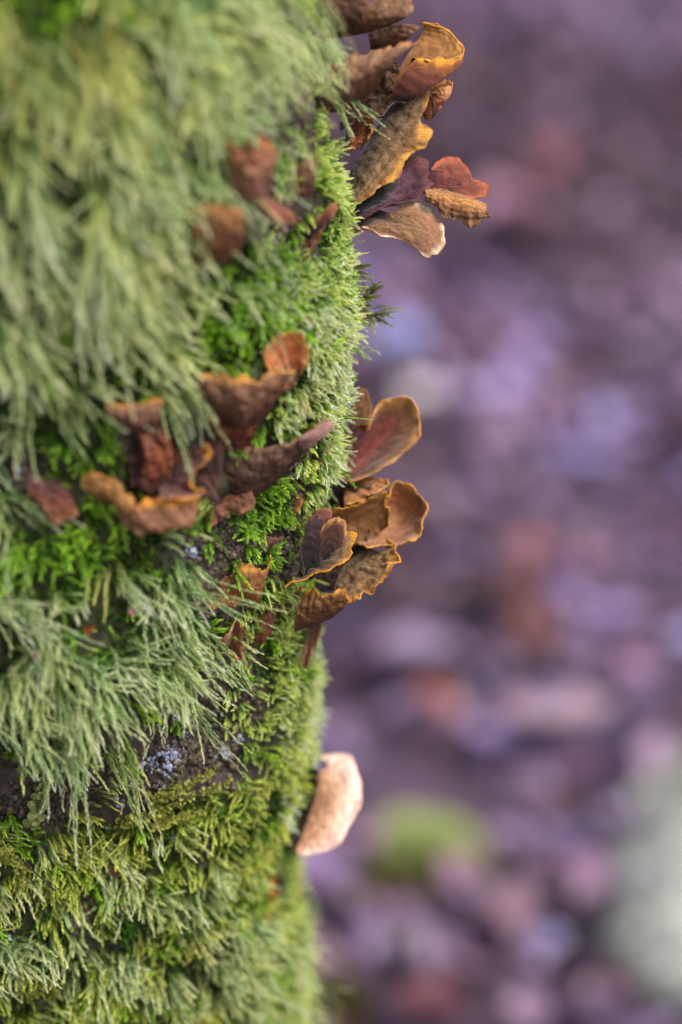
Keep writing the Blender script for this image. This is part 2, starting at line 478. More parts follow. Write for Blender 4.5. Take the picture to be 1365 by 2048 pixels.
# palettes
DKRED = [rgb(46, 26, 26), rgb(82, 38, 32), rgb(110, 54, 38), rgb(146, 88, 46)]
RED = [rgb(96, 44, 34), rgb(130, 62, 42), rgb(160, 86, 52), rgb(190, 120, 60)]
TAN = [rgb(92, 64, 46), rgb(150, 112, 78), rgb(168, 128, 88), rgb(186, 140, 88)]
HAIRY = [rgb(44, 36, 34), rgb(104, 82, 62), rgb(150, 118, 84), rgb(164, 116, 70)]
GOLD = [rgb(110, 70, 42), rgb(170, 112, 66), rgb(190, 128, 72), rgb(178, 106, 48)]
U_BROWN = [rgb(96, 62, 46), rgb(128, 90, 66), rgb(150, 110, 80)]
U_TAN = [rgb(130, 88, 54), rgb(172, 120, 72), rgb(190, 138, 84)]
U_DARK = [rgb(64, 42, 36), rgb(96, 68, 56), rgb(124, 88, 66)]
ORANGE = rgb(226, 150, 42)
CREAM = rgb(236, 208, 178)

# --- the tall group at the top of the right side
o, e = fungus('blurred dark brown bracket at the very top, its edge shaded by moss', e=190)
sheet(o, [(600, 60, -60), (640, 75, -60), (700, 70, -70)], [(590, 15), (640, -20), (700, -25), (745, 10, -10)], mid=[(585, 40, -20), (640, 30, -20), (720, 40, -20)], e0=e, front='under', under=U_DARK, margin=rgb(150, 100, 60), seed=1)
o, e = fungus('brown bracket under a mossy twig above the rolled orange cup', e=110)
sheet(o, [(700, 70, -50), (750, 60, -60)], [(735, 12), (770, -10), (815, -8), (828, 12, -10)], mid=[(700, 40), (760, 40), (810, 36)], e0=e, front='under', under=U_BROWN, margin=rgb(176, 120, 70), seed=2)
o, e = fungus('thin reddish brown bracket squeezed above the broad blurred brown one', e=80)
sheet(o, [(742, 96, -40), (790, 100, -50)], [(738, 66), (770, 54), (805, 48), (838, 56)], bulge=10, e0=e, front='under', under=[rgb(80, 44, 38), rgb(128, 84, 66), rgb(150, 108, 84)], margin=rgb(160, 116, 88), seed=3)
o, e = fungus('broad blurred brown bracket nearest the camera in the upper group', e=190)
sheet(o, [(650, 225, -80), (700, 215, -90), (760, 170, -90)], [(664, 128), (705, 112), (750, 98), (790, 92), (832, 82)], mid=[(640, 180), (700, 170, 6), (775, 135)], e0=e, front='under', under=U_BROWN, margin=rgb(170, 116, 66), ripple=5, seed=4)
o, e = fungus('orange cup with rolled yellow rim at the top of the right edge', e=15)
sheet(o, [(774, 212, -6), (784, 180, -20), (800, 140, -30), (830, 90, -50)], [(836, 117, 8), (875, 122, 10), (908, 124, 10), (927, 108, 4), (918, 84, -20), (890, 58, -40), (848, 46, -50)],
      mid=[(800, 160, 14), (840, 182, 22), (876, 162, 16), (900, 128, 0), (888, 84, -34), (846, 66, -58)], e0=e, front='under', under=[rgb(150, 100, 62), rgb(190, 132, 74), rgb(206, 148, 80)], top=DKRED, margin=ORANGE, ripple=2.5, seed=5, rim_r=4.0, thick=7)
sheet(o, [(800, 150, -45), (826, 118, -50)], [(834, 116, 6), (880, 124, 4), (924, 108, 0), (916, 82, -32), (886, 56, -52), (846, 46, -62)], mid=[(815, 122, -60), (868, 112, -60), (850, 78, -72)], e0=e, front='top',
      top=DKRED + [rgb(206, 148, 76)], under=U_TAN, margin=rgb(236, 176, 84), ripple=1.5, bands=4, seed=6, rim_r=3.6, foot=False)
o, e = fungus('small curled orange bracket with a dark mouth behind the upper cup', e=-30)
sheet(o, [(850, 238, -10), (840, 200, -10)], [(857, 166), (880, 160, -14), (905, 164, -10), (908, 172, 4), (884, 176, 10), (862, 186, 12)], mid=[(868, 225, 6), (888, 206, 10), (872, 190, 10)], e0=e, front='under', under=[rgb(150, 92, 60), rgb(200, 130, 84), rgb(206, 144, 96)], top=DKRED, margin=rgb(214, 138, 74), seed=7, rim_r=3)
o, e = fungus('tall hairy tan bracket standing upright at the trunk edge', e=0)
sheet(o, [(688, 408, -10), (706, 345, -20), (735, 300, -25), (758, 255, -25), (780, 222, -25), (806, 196, -20), (835, 180, -10)],
      [(692, 420, 20), (745, 392, 22), (790, 350, 16), (812, 310, 14), (842, 290, 10), (846, 252, 6), (856, 215, 4), (858, 188, 0), (846, 176, -6)],
      mid=[(690, 412, 10), (735, 350, 10), (770, 290, 6), (800, 245, 8), (835, 195, 2)], e0=e, top=HAIRY, under=U_TAN, margin=rgb(206, 150, 70), ripple=5.5, folds=9, hair=2600, seed=8, band_amt=.25, rag=.07, thick=7)
sheet(o, [(722, 300, -30), (735, 250, -30)], [(735, 278, -10), (742, 266, -6), (744, 256, -10), (738, 250, -20)], e0=e, top=RED, under=RED[:3], margin=rgb(222, 138, 70), seed=9, nu=24, nv=10, foot=False, rim_r=5, names=('lobe_cap', 'lobe_underside', 'lobe_rim'))
o, e = fungus('rust brown ragged bracket tucked behind the tall hairy one', e=-25)
sheet(o, [(690, 300, -10), (700, 230, -10)], [(702, 302), (722, 288), (742, 262), (752, 225), (735, 205)], bulge=8, e0=e, top=RED, under=[rgb(100, 56, 38), rgb(126, 74, 48), rgb(140, 86, 54)], margin=rgb(150, 96, 60), ripple=5, rag=.12, seed=10)
o, e = fungus('dark shaggy bracket, its dark colour painting the shadow between the upper brown and tan ones', e=10)
sheet(o, [(680, 260, -20), (690, 200, -20), (740, 140, -20)], [(705, 255), (750, 232), (790, 200), (790, 160), (790, 125)], bulge=-10, e0=e, top=[rgb(50, 34, 32), rgb(64, 40, 34), rgb(84, 56, 42), rgb(100, 70, 48)], under=U_DARK, margin=rgb(92, 62, 44), ripple=8, rag=.12, hair=1600, seed=11)  # dark brown here paints the deep shadow between neighbouring brackets
o, e = fungus('dark purple velvety bracket with a pale grey patch at its foot', e=-10)
sheet(o, [(690, 452, -6), (700, 415, -16), (722, 392, -20)], [(742, 432, 16), (800, 405, 16), (838, 398, 12), (858, 368, 4), (856, 338, -4), (836, 316, -8), (812, 318, -8)],
      mid=[(712, 444, 4), (765, 400, 0), (780, 360, -10)], e0=e, top=[rgb(40, 34, 42), rgb(52, 42, 54), rgb(112, 100, 108), rgb(116, 72, 88), rgb(104, 62, 70)], under=U_DARK, margin=rgb(118, 70, 66), ripple=3.5, bands=2, hair=2600, seed=12, rim_r=2, tdim=.6)
o, e = fungus('small wine red fan pointing away from the trunk', e=-16)
sheet(o, [(852, 370, -4), (858, 346, -4)], [(884, 404, 10), (930, 400, 10), (966, 390, 4), (969, 370, 0), (950, 358, -2), (938, 335, -4), (912, 317, -6), (884, 322, -6), (864, 340, -4)], mid=[(868, 384, 2), (905, 375, 0), (878, 345, -4)], e0=e,
      top=[rgb(84, 44, 52), rgb(122, 62, 62), rgb(144, 76, 66), rgb(186, 110, 84)], under=RED[:3], margin=rgb(178, 96, 72), ripple=3, bands=3, seed=13, rim_r=2.2, tdim=.55)
o, e = fungus('crumpled tan bracket below the wine red fan, tip pointing right', e=0)
sheet(o, [(846, 382, -6), (880, 380, -6), (930, 394, -8), (952, 402, -10), (974, 410, -8)], [(850, 400, 6), (878, 412, 10), (890, 432, 8), (925, 442, 6), (960, 440, 2), (984, 433, 0)], mid=[(852, 388, 12), (885, 402, 16), (935, 414, 14), (975, 424, 6)], e0=e,
      top=[rgb(170, 118, 66), rgb(190, 132, 72), rgb(150, 102, 64), rgb(120, 82, 52)], under=U_TAN, margin=rgb(150, 104, 62), ripple=4.5, folds=12, rag=.08, seed=14, rim_r=2.4)
o, e = fungus('tan tongue shaped bracket with rings and a cream white tip', e=0)
sheet(o, [(704, 470, -14), (722, 440, -20), (752, 418, -24)], [(726, 456, 10), (760, 471, 14), (790, 474, 12), (828, 492, 8), (850, 512, 6), (872, 516, 4), (890, 490, 0), (890, 458, -4), (868, 426, -8), (838, 410, -10), (800, 408, -14)],
      mid=[(715, 462, 0), (775, 455, 8), (830, 455, 4), (790, 425, -10)], e0=e, top=[rgb(40, 30, 34), rgb(66, 48, 46), rgb(140, 104, 76), rgb(150, 112, 80), rgb(168, 120, 88), rgb(214, 162, 130)], under=U_TAN, margin=CREAM, ripple=3.2, bands=8, band_amt=.2, hair=900, seed=15, rim_r=3.0)

# --- blurred group on the upper moss
o, e = fungus('blurred rusty bracket with a pinkish face among the hanging shoots', anchor=(500, 320))
e += 20
sheet(o, [(470, 400, 40), (500, 405, 50), (545, 380, 40)], [(424, 258, 90), (450, 282, 110), (490, 292, 130), (525, 284, 130), (550, 300, 110)], mid=[(455, 340, 100), (500, 350, 130), (550, 345, 110)], e0=e, front='under',
      under=[rgb(190, 140, 120), rgb(176, 124, 96), rgb(160, 98, 54)], margin=rgb(170, 100, 52), ripple=8, rag=.1, seed=16)
o, e = fungus('blurred pinkish curled lip below the rusty upper bracket', anchor=(540, 410))
e += 20
sheet(o, [(505, 380, 50), (540, 395, 50), (580, 420, 40)], [(515, 405, 100), (535, 432, 120), (560, 448, 120), (592, 440, 100)], bulge=40, e0=e, top=RED, under=U_TAN, margin=rgb(206, 148, 120), rim_r=7, seed=17)
o, e = fungus('blurred square brown bracket low in the upper moss', anchor=(430, 460))
e += 15
sheet(o, [(385, 520, 40), (430, 525, 50), (480, 505, 40)], [(376, 418, 100), (410, 412, 120), (450, 416, 120), (486, 418, 100)], mid=[(378, 465, 90), (430, 475, 110), (490, 460, 90)], e0=e, front='under', under=[rgb(92, 60, 44), rgb(136, 88, 56), rgb(160, 112, 66)], margin=rgb(176, 124, 70), ripple=8, seed=18)
o, e = fungus('faint brown bracket half buried in moss left of the trunk edge', anchor=(600, 350))
sheet(o, [(580, 400, 20), (625, 390, 20)], [(590, 335, 40), (612, 318, 50), (636, 318, 40)], bulge=10, e0=e, front='under', under=U_BROWN, margin=rgb(150, 100, 60), seed=19)
o, e = fungus('small dark brown bracket under the bright moss cushion', anchor=(640, 440))
sheet(o, [(600, 470, 0), (622, 480, 10), (640, 455, 10)], [(618, 440, 30), (640, 428, 40), (662, 406, 40), (672, 418, 40), (660, 440, 30)], bulge=20, e0=e, top=DKRED, under=U_DARK, margin=rgb(150, 92, 62), seed=20)
o, e = fungus('brown stub hanging under the small dark bracket by the edge', anchor=(620, 480))
sheet(o, [(612, 470, 0), (640, 455, 10)], [(604, 505, 20), (612, 520, 30), (628, 492, 30), (650, 455, 30)], e0=e, top=DKRED, under=U_BROWN, margin=rgb(120, 80, 56), seed=21)

# --- the large group left of the middle
gl = 'bracket fungi growing on the mossy trunk'
o, e = fungus('orange round ear shaped bracket standing up in the lime green moss', anchor=(560, 760))
e += 12
sheet(o, [(556, 775, 60), (575, 780, 60), (592, 765, 60)], [(540, 752, 100), (529, 715, 105), (538, 684, 100), (565, 664, 95), (598, 664, 90), (615, 690, 88), (612, 725, 88), (602, 752, 80)], mid=[(550, 762, 80), (556, 722, 66), (580, 715, 60), (598, 735, 66)], e0=e,
      top=[rgb(120, 72, 52), rgb(170, 92, 54), rgb(196, 108, 56), rgb(204, 126, 66)], under=U_BROWN, margin=rgb(214, 150, 76), bands=3, ripple=3, seed=22, rim_r=3.6)
o, e = fungus('wide brown bracket with a long wavy yellow rim, centre left of the trunk', anchor=(470, 800))
sheet(o, [(428, 840, 30), (470, 855, 40), (520, 845, 36)], [(372, 736, 100), (392, 748, 118), (432, 752, 130), (475, 761, 135), (515, 757, 130), (552, 744, 118), (590, 745, 90)], mid=[(398, 795, 90), (440, 812, 110), (490, 826, 112), (535, 800, 100), (570, 775, 80)], e0=e, front='under',
      under=[rgb(92, 56, 42), rgb(126, 86, 62), rgb(140, 100, 74)], margin=rgb(208, 146, 62), ripple=7, rag=.05, seed=23, rim_r=3.4)
o, e = fungus('rusty ragged bracket right under the wide brown one', anchor=(470, 860))
sheet(o, [(425, 895, 10), (460, 900, 10), (500, 890, 6)], [(412, 835, 50), (450, 825, 70), (500, 820, 70), (526, 825, 60)], bulge=20, e0=e, front='under', under=[rgb(110, 60, 42), rgb(136, 78, 50), rgb(130, 76, 52)], margin=rgb(150, 90, 56), ripple=8, rag=.1, seed=24)
o, e = fungus('small brown bracket with a straight yellow top edge, left end of the middle group', anchor=(270, 830))
sheet(o, [(262, 862, 30), (285, 866, 36), (308, 858, 30)], [(209, 803, 90), (240, 811, 100), (280, 808, 105), (310, 800, 100), (328, 799, 90)], mid=[(226, 838, 80), (265, 846, 90), (318, 838, 80)], e0=e, front='under', under=[rgb(100, 64, 50), rgb(150, 108, 86), rgb(160, 118, 92)], margin=rgb(222, 150, 52), ripple=5, seed=25, rim_r=3.6)
o, e = fungus('dark red brown crust running down between the small and the wide bracket', anchor=(320, 900))
sheet(o, [(258, 872, 0), (300, 862, 0), (350, 880, 0), (400, 885, 0), (440, 872, 0)], [(272, 985, 18), (320, 992, 24), (380, 980, 26), (420, 972, 24), (448, 935, 20)], mid=[(256, 925, 22), (310, 915, 34), (350, 930, 14), (410, 915, 34), (446, 905, 26)], e0=e, top=[rgb(36, 24, 22), rgb(104, 58, 42), rgb(56, 34, 30), rgb(92, 48, 36)], under=DKRED[:3], margin=rgb(80, 48, 38), ripple=11, folds=13, rag=.16, hair=3500, seed=26, band_amt=.3)
sheet(o, [(276, 985, 16), (330, 985, 16)], [(272, 862, 56), (300, 850, 60), (330, 850, 60)], mid=[(286, 920, 52), (345, 920, 52)], e0=e, front='under', under=[rgb(110, 60, 44), rgb(150, 82, 54), rgb(120, 74, 54)], top=DKRED, margin=rgb(100, 60, 46), ripple=8, folds=5, seed=66, foot=False, names=('neck', 'neck_underside', 'neck_rim'))
o, e = fungus('deep red lined cup with a bright orange rim facing the camera', anchor=(330, 960))
sheet(o, [(300, 965, 10), (340, 930, 10), (400, 890, 20)], [(226, 985, 80), (262, 1004, 108), (310, 1001, 118), (350, 1004, 125), (392, 1004, 115), (410, 984, 100)], mid=[(262, 1058, 70), (310, 1062, 92), (352, 1056, 92), (390, 1040, 80), (400, 950, 40)], e0=e, top=DKRED, under=[rgb(120, 76, 56), rgb(156, 108, 80), rgb(168, 118, 84)],
      margin=ORANGE, ripple=4, seed=27, rim_r=4.0, thick=6)
sheet(o, [(318, 965, 20), (340, 925, 20), (385, 895, 30)], [(330, 1002, 112), (372, 1000, 110), (405, 985, 100), (388, 968, 90), (388, 948, 84), (410, 930, 80), (423, 908, 76), (412, 890, 70)], mid=[(320, 985, 60), (352, 965, 40), (385, 915, 44)], e0=e + 22, top=[rgb(84, 36, 32), rgb(92, 38, 34), rgb(100, 44, 36), rgb(128, 60, 40)], under=U_BROWN,
      margin=ORANGE, ripple=3, bands=3, seed=28, rim_r=4.6, foot=False, names=('lining', 'lobe_underside', 'lobe_rim'))
o, e = fungus('curled yellow brown lip at the left side of the deep red cup', anchor=(200, 985))
sheet(o, [(205, 1005, 20), (240, 1010, 30), (262, 1020, 30)], [(163, 962, 60), (176, 950, 70), (205, 950, 80), (232, 962, 80), (250, 985, 80), (268, 1004, 84)], mid=[(180, 990, 60), (212, 990, 70), (250, 1030, 70)], e0=e, front='under', under=[rgb(120, 84, 50), rgb(170, 118, 66), rgb(182, 128, 76)], margin=rgb(190, 132, 60), seed=29, rim_r=4)
o, e = fungus('two pale tan knobs at the bottom of the cup', anchor=(270, 1040))
sheet(o, [(262, 1040, 40), (280, 1050, 40)], [(256, 1034, 84), (268, 1026, 88), (276, 1036, 88), (272, 1048, 84), (292, 1052, 80), (286, 1064, 78), (268, 1062, 74)], bulge=20, e0=e, top=TAN, under=U_TAN, margin=rgb(214, 156, 106), rim_r=4, seed=30, nu=30, nv=10)
o, e = fungus('long dark brown bracket reaching right to a pinkish tip, seen edge on', anchor=(520, 930))
sheet(o, [(425, 975, 10), (470, 1000, 14), (520, 985, 10), (560, 955, 10)], [(440, 905, 60), (490, 898, 72), (548, 893, 80), (600, 876, 84), (640, 852, 84), (661, 846, 80), (663, 858, 76)], mid=[(430, 945, 50), (490, 955, 60), (560, 930, 60), (625, 892, 66)], e0=e, front='under',
      under=[rgb(70, 48, 38), rgb(98, 70, 56), rgb(116, 86, 70)], top=DKRED, margin=rgb(150, 108, 84), ripple=6, rag=.08, seed=31, hair=700, rim_r=3.0)
sheet(o, [(598, 890, 76), (612, 902, 70)], [(600, 876, 90), (632, 856, 92), (656, 845, 88), (665, 852, 86), (655, 868, 84), (622, 892, 78)], bulge=8, e0=e, front='under', under=[rgb(128, 92, 82), rgb(176, 134, 124), rgb(190, 146, 136)], margin=rgb(196, 150, 138), ripple=3, seed=32, rim_r=4, nu=36, nv=12, foot=False, names=('tip_cap', 'tip_underside', 'tip_rim'))
o, e = fungus('low rust brown bracket lying on dark bark under the long one', anchor=(450, 1020))
sheet(o, [(380, 1020, 0), (430, 985, 0), (500, 975, 0)], [(400, 1044, 26), (440, 1044, 34), (480, 1022, 34), (512, 1005, 24)], bulge=16, e0=e, top=[rgb(90, 52, 38), rgb(132, 80, 54), rgb(116, 72, 52), rgb(128, 80, 52)], under=U_BROWN, margin=rgb(140, 88, 56), ripple=8, rag=.1, seed=33)
o, e = fungus('blurred brown bracket in the bare hollow near the left picture edge', anchor=(90, 985))
sheet(o, [(50, 960, 0), (90, 945, 0), (130, 960, 0)], [(60, 985, 40), (85, 1010, 60), (110, 1042, 60), (156, 1030, 50)], bulge=20, e0=e, top=DKRED, under=U_BROWN, margin=rgb(140, 96, 74), ripple=7, seed=34)
o, e = fungus('small round purple brown knob of bracket in the left hollow', anchor=(68, 975))
sheet(o, [(62, 985, 10), (76, 985, 10)], [(52, 978, 40), (56, 958, 46), (70, 950, 46), (84, 960, 44), (86, 980, 40)], bulge=24, e0=e, top=[rgb(92, 58, 58), rgb(130, 84, 78), rgb(122, 80, 78), rgb(100, 70, 70)], under=U_DARK, margin=rgb(120, 84, 78), seed=35, nu=30, nv=12)

# --- group behind the middle of the right edge
o, e = fungus('dark red disc shaped bracket with a golden rim right of the moss edge', e=-190)
sheet(o, [(668, 958, 0), (672, 905, -20), (684, 855, -30)], [(700, 964, 36), (755, 942, 36), (800, 915, 24), (825, 890, 16), (843, 855, 0), (842, 825, -14), (820, 800, -26), (788, 796, -30), (758, 806, -30), (746, 832, -24), (738, 862, -20)],
      mid=[(688, 962, 10), (745, 905, -34), (775, 850, -50), (720, 850, -40)], e0=e, top=[rgb(44, 28, 30), rgb(92, 42, 38), rgb(118, 54, 44), rgb(104, 62, 46), rgb(160, 112, 56)], under=U_TAN, margin=rgb(214, 150, 84), bands=4, ripple=3, seed=36, rim_r=4.2)  # darkest top stop paints the shadowed void at its lower left
o, e = fungus('small brown flap behind the dark red disc and the moss', e=-215)
sheet(o, [(704, 875, 0), (712, 850, 0)], [(706, 800, -10), (714, 786, -10), (728, 781, -10), (739, 795, -8), (742, 822, -4), (738, 850, 0)], bulge=-6, e0=e, top=[rgb(70, 44, 36), rgb(100, 64, 44), rgb(124, 84, 52), rgb(150, 104, 60)], under=U_BROWN, margin=rgb(170, 116, 68), seed=37, rim_r=4)
o, e = fungus('golden folded bracket just under the dark red disc', e=-175)
sheet(o, [(690, 985, -10), (700, 960, -20), (735, 955, -20)], [(690, 1010, 20), (715, 1003, 22), (745, 990, 22), (770, 976, 18), (777, 960, 10)], bulge=-10, e0=e, top=GOLD, under=U_TAN, margin=rgb(222, 158, 76), seed=38, rim_r=3.6, ripple=4)
o, e = fungus('large golden brown cup bracket opening to the right of the moss', e=-135)
sheet(o, [(690, 1100, -40), (686, 1060, -50), (700, 1035, -50)], [(735, 1100, 20), (800, 1088, 20), (836, 1070, 14), (853, 1032, 0), (850, 1002, -20), (834, 980, -34), (805, 970, -44), (782, 976, -46), (770, 996, -40)], mid=[(715, 1090, -30), (770, 1075, -56), (800, 1030, -84), (730, 1018, -64)], e0=e,
      top=[rgb(90, 62, 50), rgb(176, 122, 80), rgb(196, 138, 92), rgb(176, 110, 62), rgb(160, 92, 48)], under=U_TAN, margin=rgb(222, 158, 66), bands=3, band_amt=.2, ripple=4, seed=39, rim_r=4.6)
sheet(o, [(640, 960, -80), (640, 1060, -80), (630, 1190, -80)], [(748, 968, -40), (740, 1050, -50), (725, 1120, -30), (690, 1184, -10)], mid=[(690, 965, -60), (700, 1060, -70), (670, 1180, -50)], e0=e, top=[rgb(44, 32, 34), rgb(58, 40, 40), rgb(84, 58, 44), rgb(120, 84, 54)], under=U_DARK, margin=rgb(96, 66, 48), ripple=7, seed=67, foot=False, rim_r=2, names=('fused_base', 'base_underside', 'base_rim'))
o, e = fungus('golden brown plate joining the moss edge to the large golden cup', e=-145)
sheet(o, [(660, 1075, -30), (690, 1095, -30), (730, 1090, -30)], [(655, 1028, 10), (690, 1018, 14), (730, 1004, 14), (768, 984, 10), (775, 1010, -6), (778, 1050, -16)], bulge=-20, e0=e, front='under', under=[rgb(110, 74, 48), rgb(150, 104, 60), rgb(160, 114, 64)], margin=rgb(214, 152, 66), seed=40, rim_r=3.6)
o, e = fungus('wrinkled yellow brown bracket with a bright rim below the golden cup', e=-95)
sheet(o, [(668, 1178, -20), (690, 1130, -40), (740, 1095, -50)], [(676, 1196, 20), (702, 1197, 22), (740, 1180, 20), (774, 1150, 14), (796, 1118, 6), (798, 1092, -10), (770, 1082, -24)], mid=[(680, 1190, -6), (735, 1140, -30), (765, 1105, -40)], e0=e,
      top=[rgb(80, 60, 46), rgb(120, 92, 60), rgb(152, 114, 68), rgb(160, 112, 58)], under=U_TAN, margin=rgb(222, 152, 52), ripple=7, folds=10, hair=600, seed=41, rim_r=4.2)
o, e = fungus('brown skirt shaped bracket hanging at the bottom of the right middle group', e=-75)
sheet(o, [(590, 1262, -30), (640, 1245, -30), (690, 1215, -30)], [(603, 1192, 20), (622, 1178, 24), (646, 1190, 26), (670, 1184, 24), (690, 1182, 22), (698, 1202, 14)], mid=[(592, 1235, 6), (640, 1225, 12), (690, 1212, 4)], e0=e, front='under', under=[rgb(84, 56, 40), rgb(130, 88, 52), rgb(146, 100, 56)], margin=rgb(214, 146, 56), ripple=6, seed=42)
o, e = fungus('narrow brown strip of bracket against pale moss below the skirt', e=-190)
sheet(o, [(618, 1250, -10), (640, 1245, -10)], [(604, 1320, 10), (612, 1336, 14), (624, 1310, 16), (642, 1262, 10)], bulge=4, e0=e, front='under', under=U_BROWN, margin=rgb(150, 104, 72), ripple=4, seed=43)

# --- sharp rosette and its neighbours
o, e = fungus('sharp rosette of dark zoned lobes with an orange margin in the centre', e=4)
sheet(o, [(600, 1150, -24), (612, 1120, -30), (650, 1110, -34)], [(570, 1176, 12), (605, 1160, 16), (632, 1146, 18), (668, 1134, 18), (692, 1120, 14), (705, 1090, 6), (710, 1066, -4), (698, 1060, -8)], mid=[(590, 1165, 0), (640, 1135, 0), (672, 1100, -12)], e0=e,
      top=[rgb(30, 22, 22), rgb(60, 44, 34), rgb(120, 92, 66), rgb(168, 124, 80)], under=[rgb(120, 84, 60), rgb(186, 134, 66), rgb(206, 144, 56)], margin=rgb(228, 156, 46), ripple=4, folds=9, hair=900, seed=44, rim_r=3.8, thick=6)
sheet(o, [(632, 1142, -14), (652, 1148, -14)], [(628, 1120, -4), (640, 1085, 0), (645, 1060, 2), (660, 1043, 2), (676, 1038, 0), (688, 1046, -2), (692, 1062, -4), (686, 1095, -6), (668, 1125, -8)], bulge=6, e0=e, front='top',
      top=[rgb(26, 20, 20), rgb(40, 27, 25), rgb(70, 44, 36), rgb(96, 58, 42), rgb(122, 74, 50)], under=U_BROWN, margin=rgb(190, 134, 84), bands=6, band_amt=.5, ripple=2, seed=45, rim_r=1.8, hair=400, foot=False, tdim=.45, names=('lobe_cap', 'lobe_underside', 'lobe_rim'))
sheet(o, [(618, 1120, -14), (630, 1124, -14)], [(614, 1084, 2), (610, 1058, 4), (616, 1040, 4), (630, 1032, 2), (644, 1036, 0), (648, 1052, -2), (638, 1080, -6), (636, 1110, -8)], bulge=6, e0=e, top=[rgb(26, 20, 22), rgb(56, 40, 40), rgb(84, 60, 60), rgb(84, 54, 54)], under=U_BROWN, margin=rgb(108, 70, 66), bands=4, band_amt=.45, ripple=1.5, seed=46, rim_r=1.6, foot=False, tdim=.45, names=('lobe_cap', 'lobe_underside', 'lobe_rim'))
sheet(o, [(636, 1062, -16), (650, 1064, -16)], [(630, 1040, -6), (632, 1022, -4), (646, 1016, -4), (662, 1020, -6), (664, 1036, -8), (656, 1052, -10)], bulge=5, e0=e, top=[rgb(92, 50, 46), rgb(150, 86, 70), rgb(160, 92, 74)], under=RED[:3], margin=rgb(170, 106, 84), bands=2, ripple=1.5, seed=47, rim_r=1.8, nu=30, nv=12, foot=False, tdim=.45, names=('lobe_cap', 'lobe_underside', 'lobe_rim'))
sheet(o, [(606, 1156, -14), (626, 1158, -14)], [(602, 1140, 4), (600, 1105, 6), (606, 1076, 6), (622, 1070, 4), (638, 1082, 2), (644, 1110, 0), (640, 1140, -4)], bulge=6, e0=e, top=[rgb(20, 15, 16), rgb(34, 23, 24), rgb(44, 30, 30), rgb(48, 32, 30)], under=U_DARK, margin=rgb(76, 50, 46), bands=4, band_amt=.4, ripple=2, seed=48, rim_r=1.6, foot=False, tdim=.45, names=('lobe_cap', 'lobe_underside', 'lobe_rim'))
o, e = fungus('orange brown tattered bracket with torn lower edge below bright moss sprigs', anchor=(480, 1170))
sheet(o, [(470, 1215, 20), (490, 1190, 10), (515, 1210, 20)], [(410, 1153, 60), (435, 1144, 66), (480, 1141, 70), (522, 1139, 66), (538, 1130, 60), (545, 1112, 56)], mid=[(428, 1190, 50), (470, 1182, 50), (500, 1186, 54), (530, 1165, 50)], e0=e, front='under',
      under=[rgb(190, 116, 70), rgb(166, 108, 66), rgb(150, 98, 62)], margin=rgb(190, 132, 52), ripple=5, rag=.06, seed=49, rim_r=2.4)
sheet(o, [(450, 1200, 24), (470, 1190, 24)], [(412, 1205, 46), (425, 1216, 50), (440, 1212, 46), (470, 1202, 40)], e0=e, front='under', under=U_TAN, margin=rgb(160, 104, 66), ripple=4, rag=.15, seed=50, nu=30, nv=12, foot=False, rim_r=2, names=('torn_flap', 'flap_underside', 'flap_rim'))
o, e = fungus('flat bracket with a yellow upper edge between the tattered one and the rosette', anchor=(560, 1210))
sheet(o, [(510, 1215, 10), (545, 1228, 14), (580, 1215, 6)], [(515, 1202, 44), (545, 1198, 48), (580, 1190, 46), (606, 1172, 38)], bulge=14, e0=e, front='under', under=[rgb(100, 66, 50), rgb(136, 98, 76), rgb(150, 110, 84)], margin=rgb(226, 156, 50), ripple=3, seed=51, rim_r=3.0)
o, e = fungus('soft rusty bracket fading into moss under the yellow edged flat one', anchor=(530, 1250))
sheet(o, [(495, 1280, 0), (520, 1290, 0), (545, 1262, 0)], [(498, 1232, 24), (520, 1226, 30), (552, 1226, 26)], bulge=8, e0=e, front='under', under=[rgb(122, 72, 52), rgb(150, 90, 64), rgb(156, 100, 68)], margin=rgb(150, 96, 64), ripple=5, rag=.1, seed=52)
o, e = fungus('small crumpled tan bracket curled like a dry leaf beside pale shoots', anchor=(455, 1290))
e += 28
sheet(o, [(455, 1290, 10), (462, 1300, 10), (475, 1300, 10)], [(422, 1287, 40), (445, 1275, 44), (462, 1262, 40), (472, 1246, 30), (478, 1262, 40), (486, 1300, 44), (482, 1318, 40), (462, 1310, 40), (440, 1312, 40)], bulge=-12, e0=e,
      top=[rgb(70, 46, 36), rgb(150, 100, 66), rgb(170, 116, 78), rgb(166, 112, 72)], under=U_TAN, margin=rgb(178, 118, 72), ripple=5, folds=8, rag=.12, seed=53, rim_r=2)
o, e = fungus('tiny mauve brown bracket poking from dark bark above bright sprigs', anchor=(540, 1088))
sheet(o, [(514, 1098, 6), (535, 1100, 6)], [(520, 1078, 20), (535, 1073, 24), (552, 1078, 24), (568, 1074, 22)], bulge=4, e0=e, front='under', under=[rgb(100, 58, 54), rgb(140, 88, 84), rgb(150, 92, 84)], margin=rgb(160, 100, 88), ripple=2, seed=54, nu=30, nv=10, rim_r=1.6)
o, e = fungus('tiny dark bracket with a thin orange hook above the rosette', anchor=(590, 1005))
sheet(o, [(572, 1006, 0), (585, 1000, 0)], [(572, 1028, 14), (586, 1032, 18), (600, 1018, 18), (604, 1000, 14), (592, 988, 12)], bulge=6, e0=e, top=DKRED, under=U_DARK, margin=rgb(196, 122, 60), ripple=3, seed=55, nu=36, nv=12, rim_r=2)
o, e = fungus('thin orange edged bracket slanting through the moss under the pinkish tip', anchor=(620, 940))
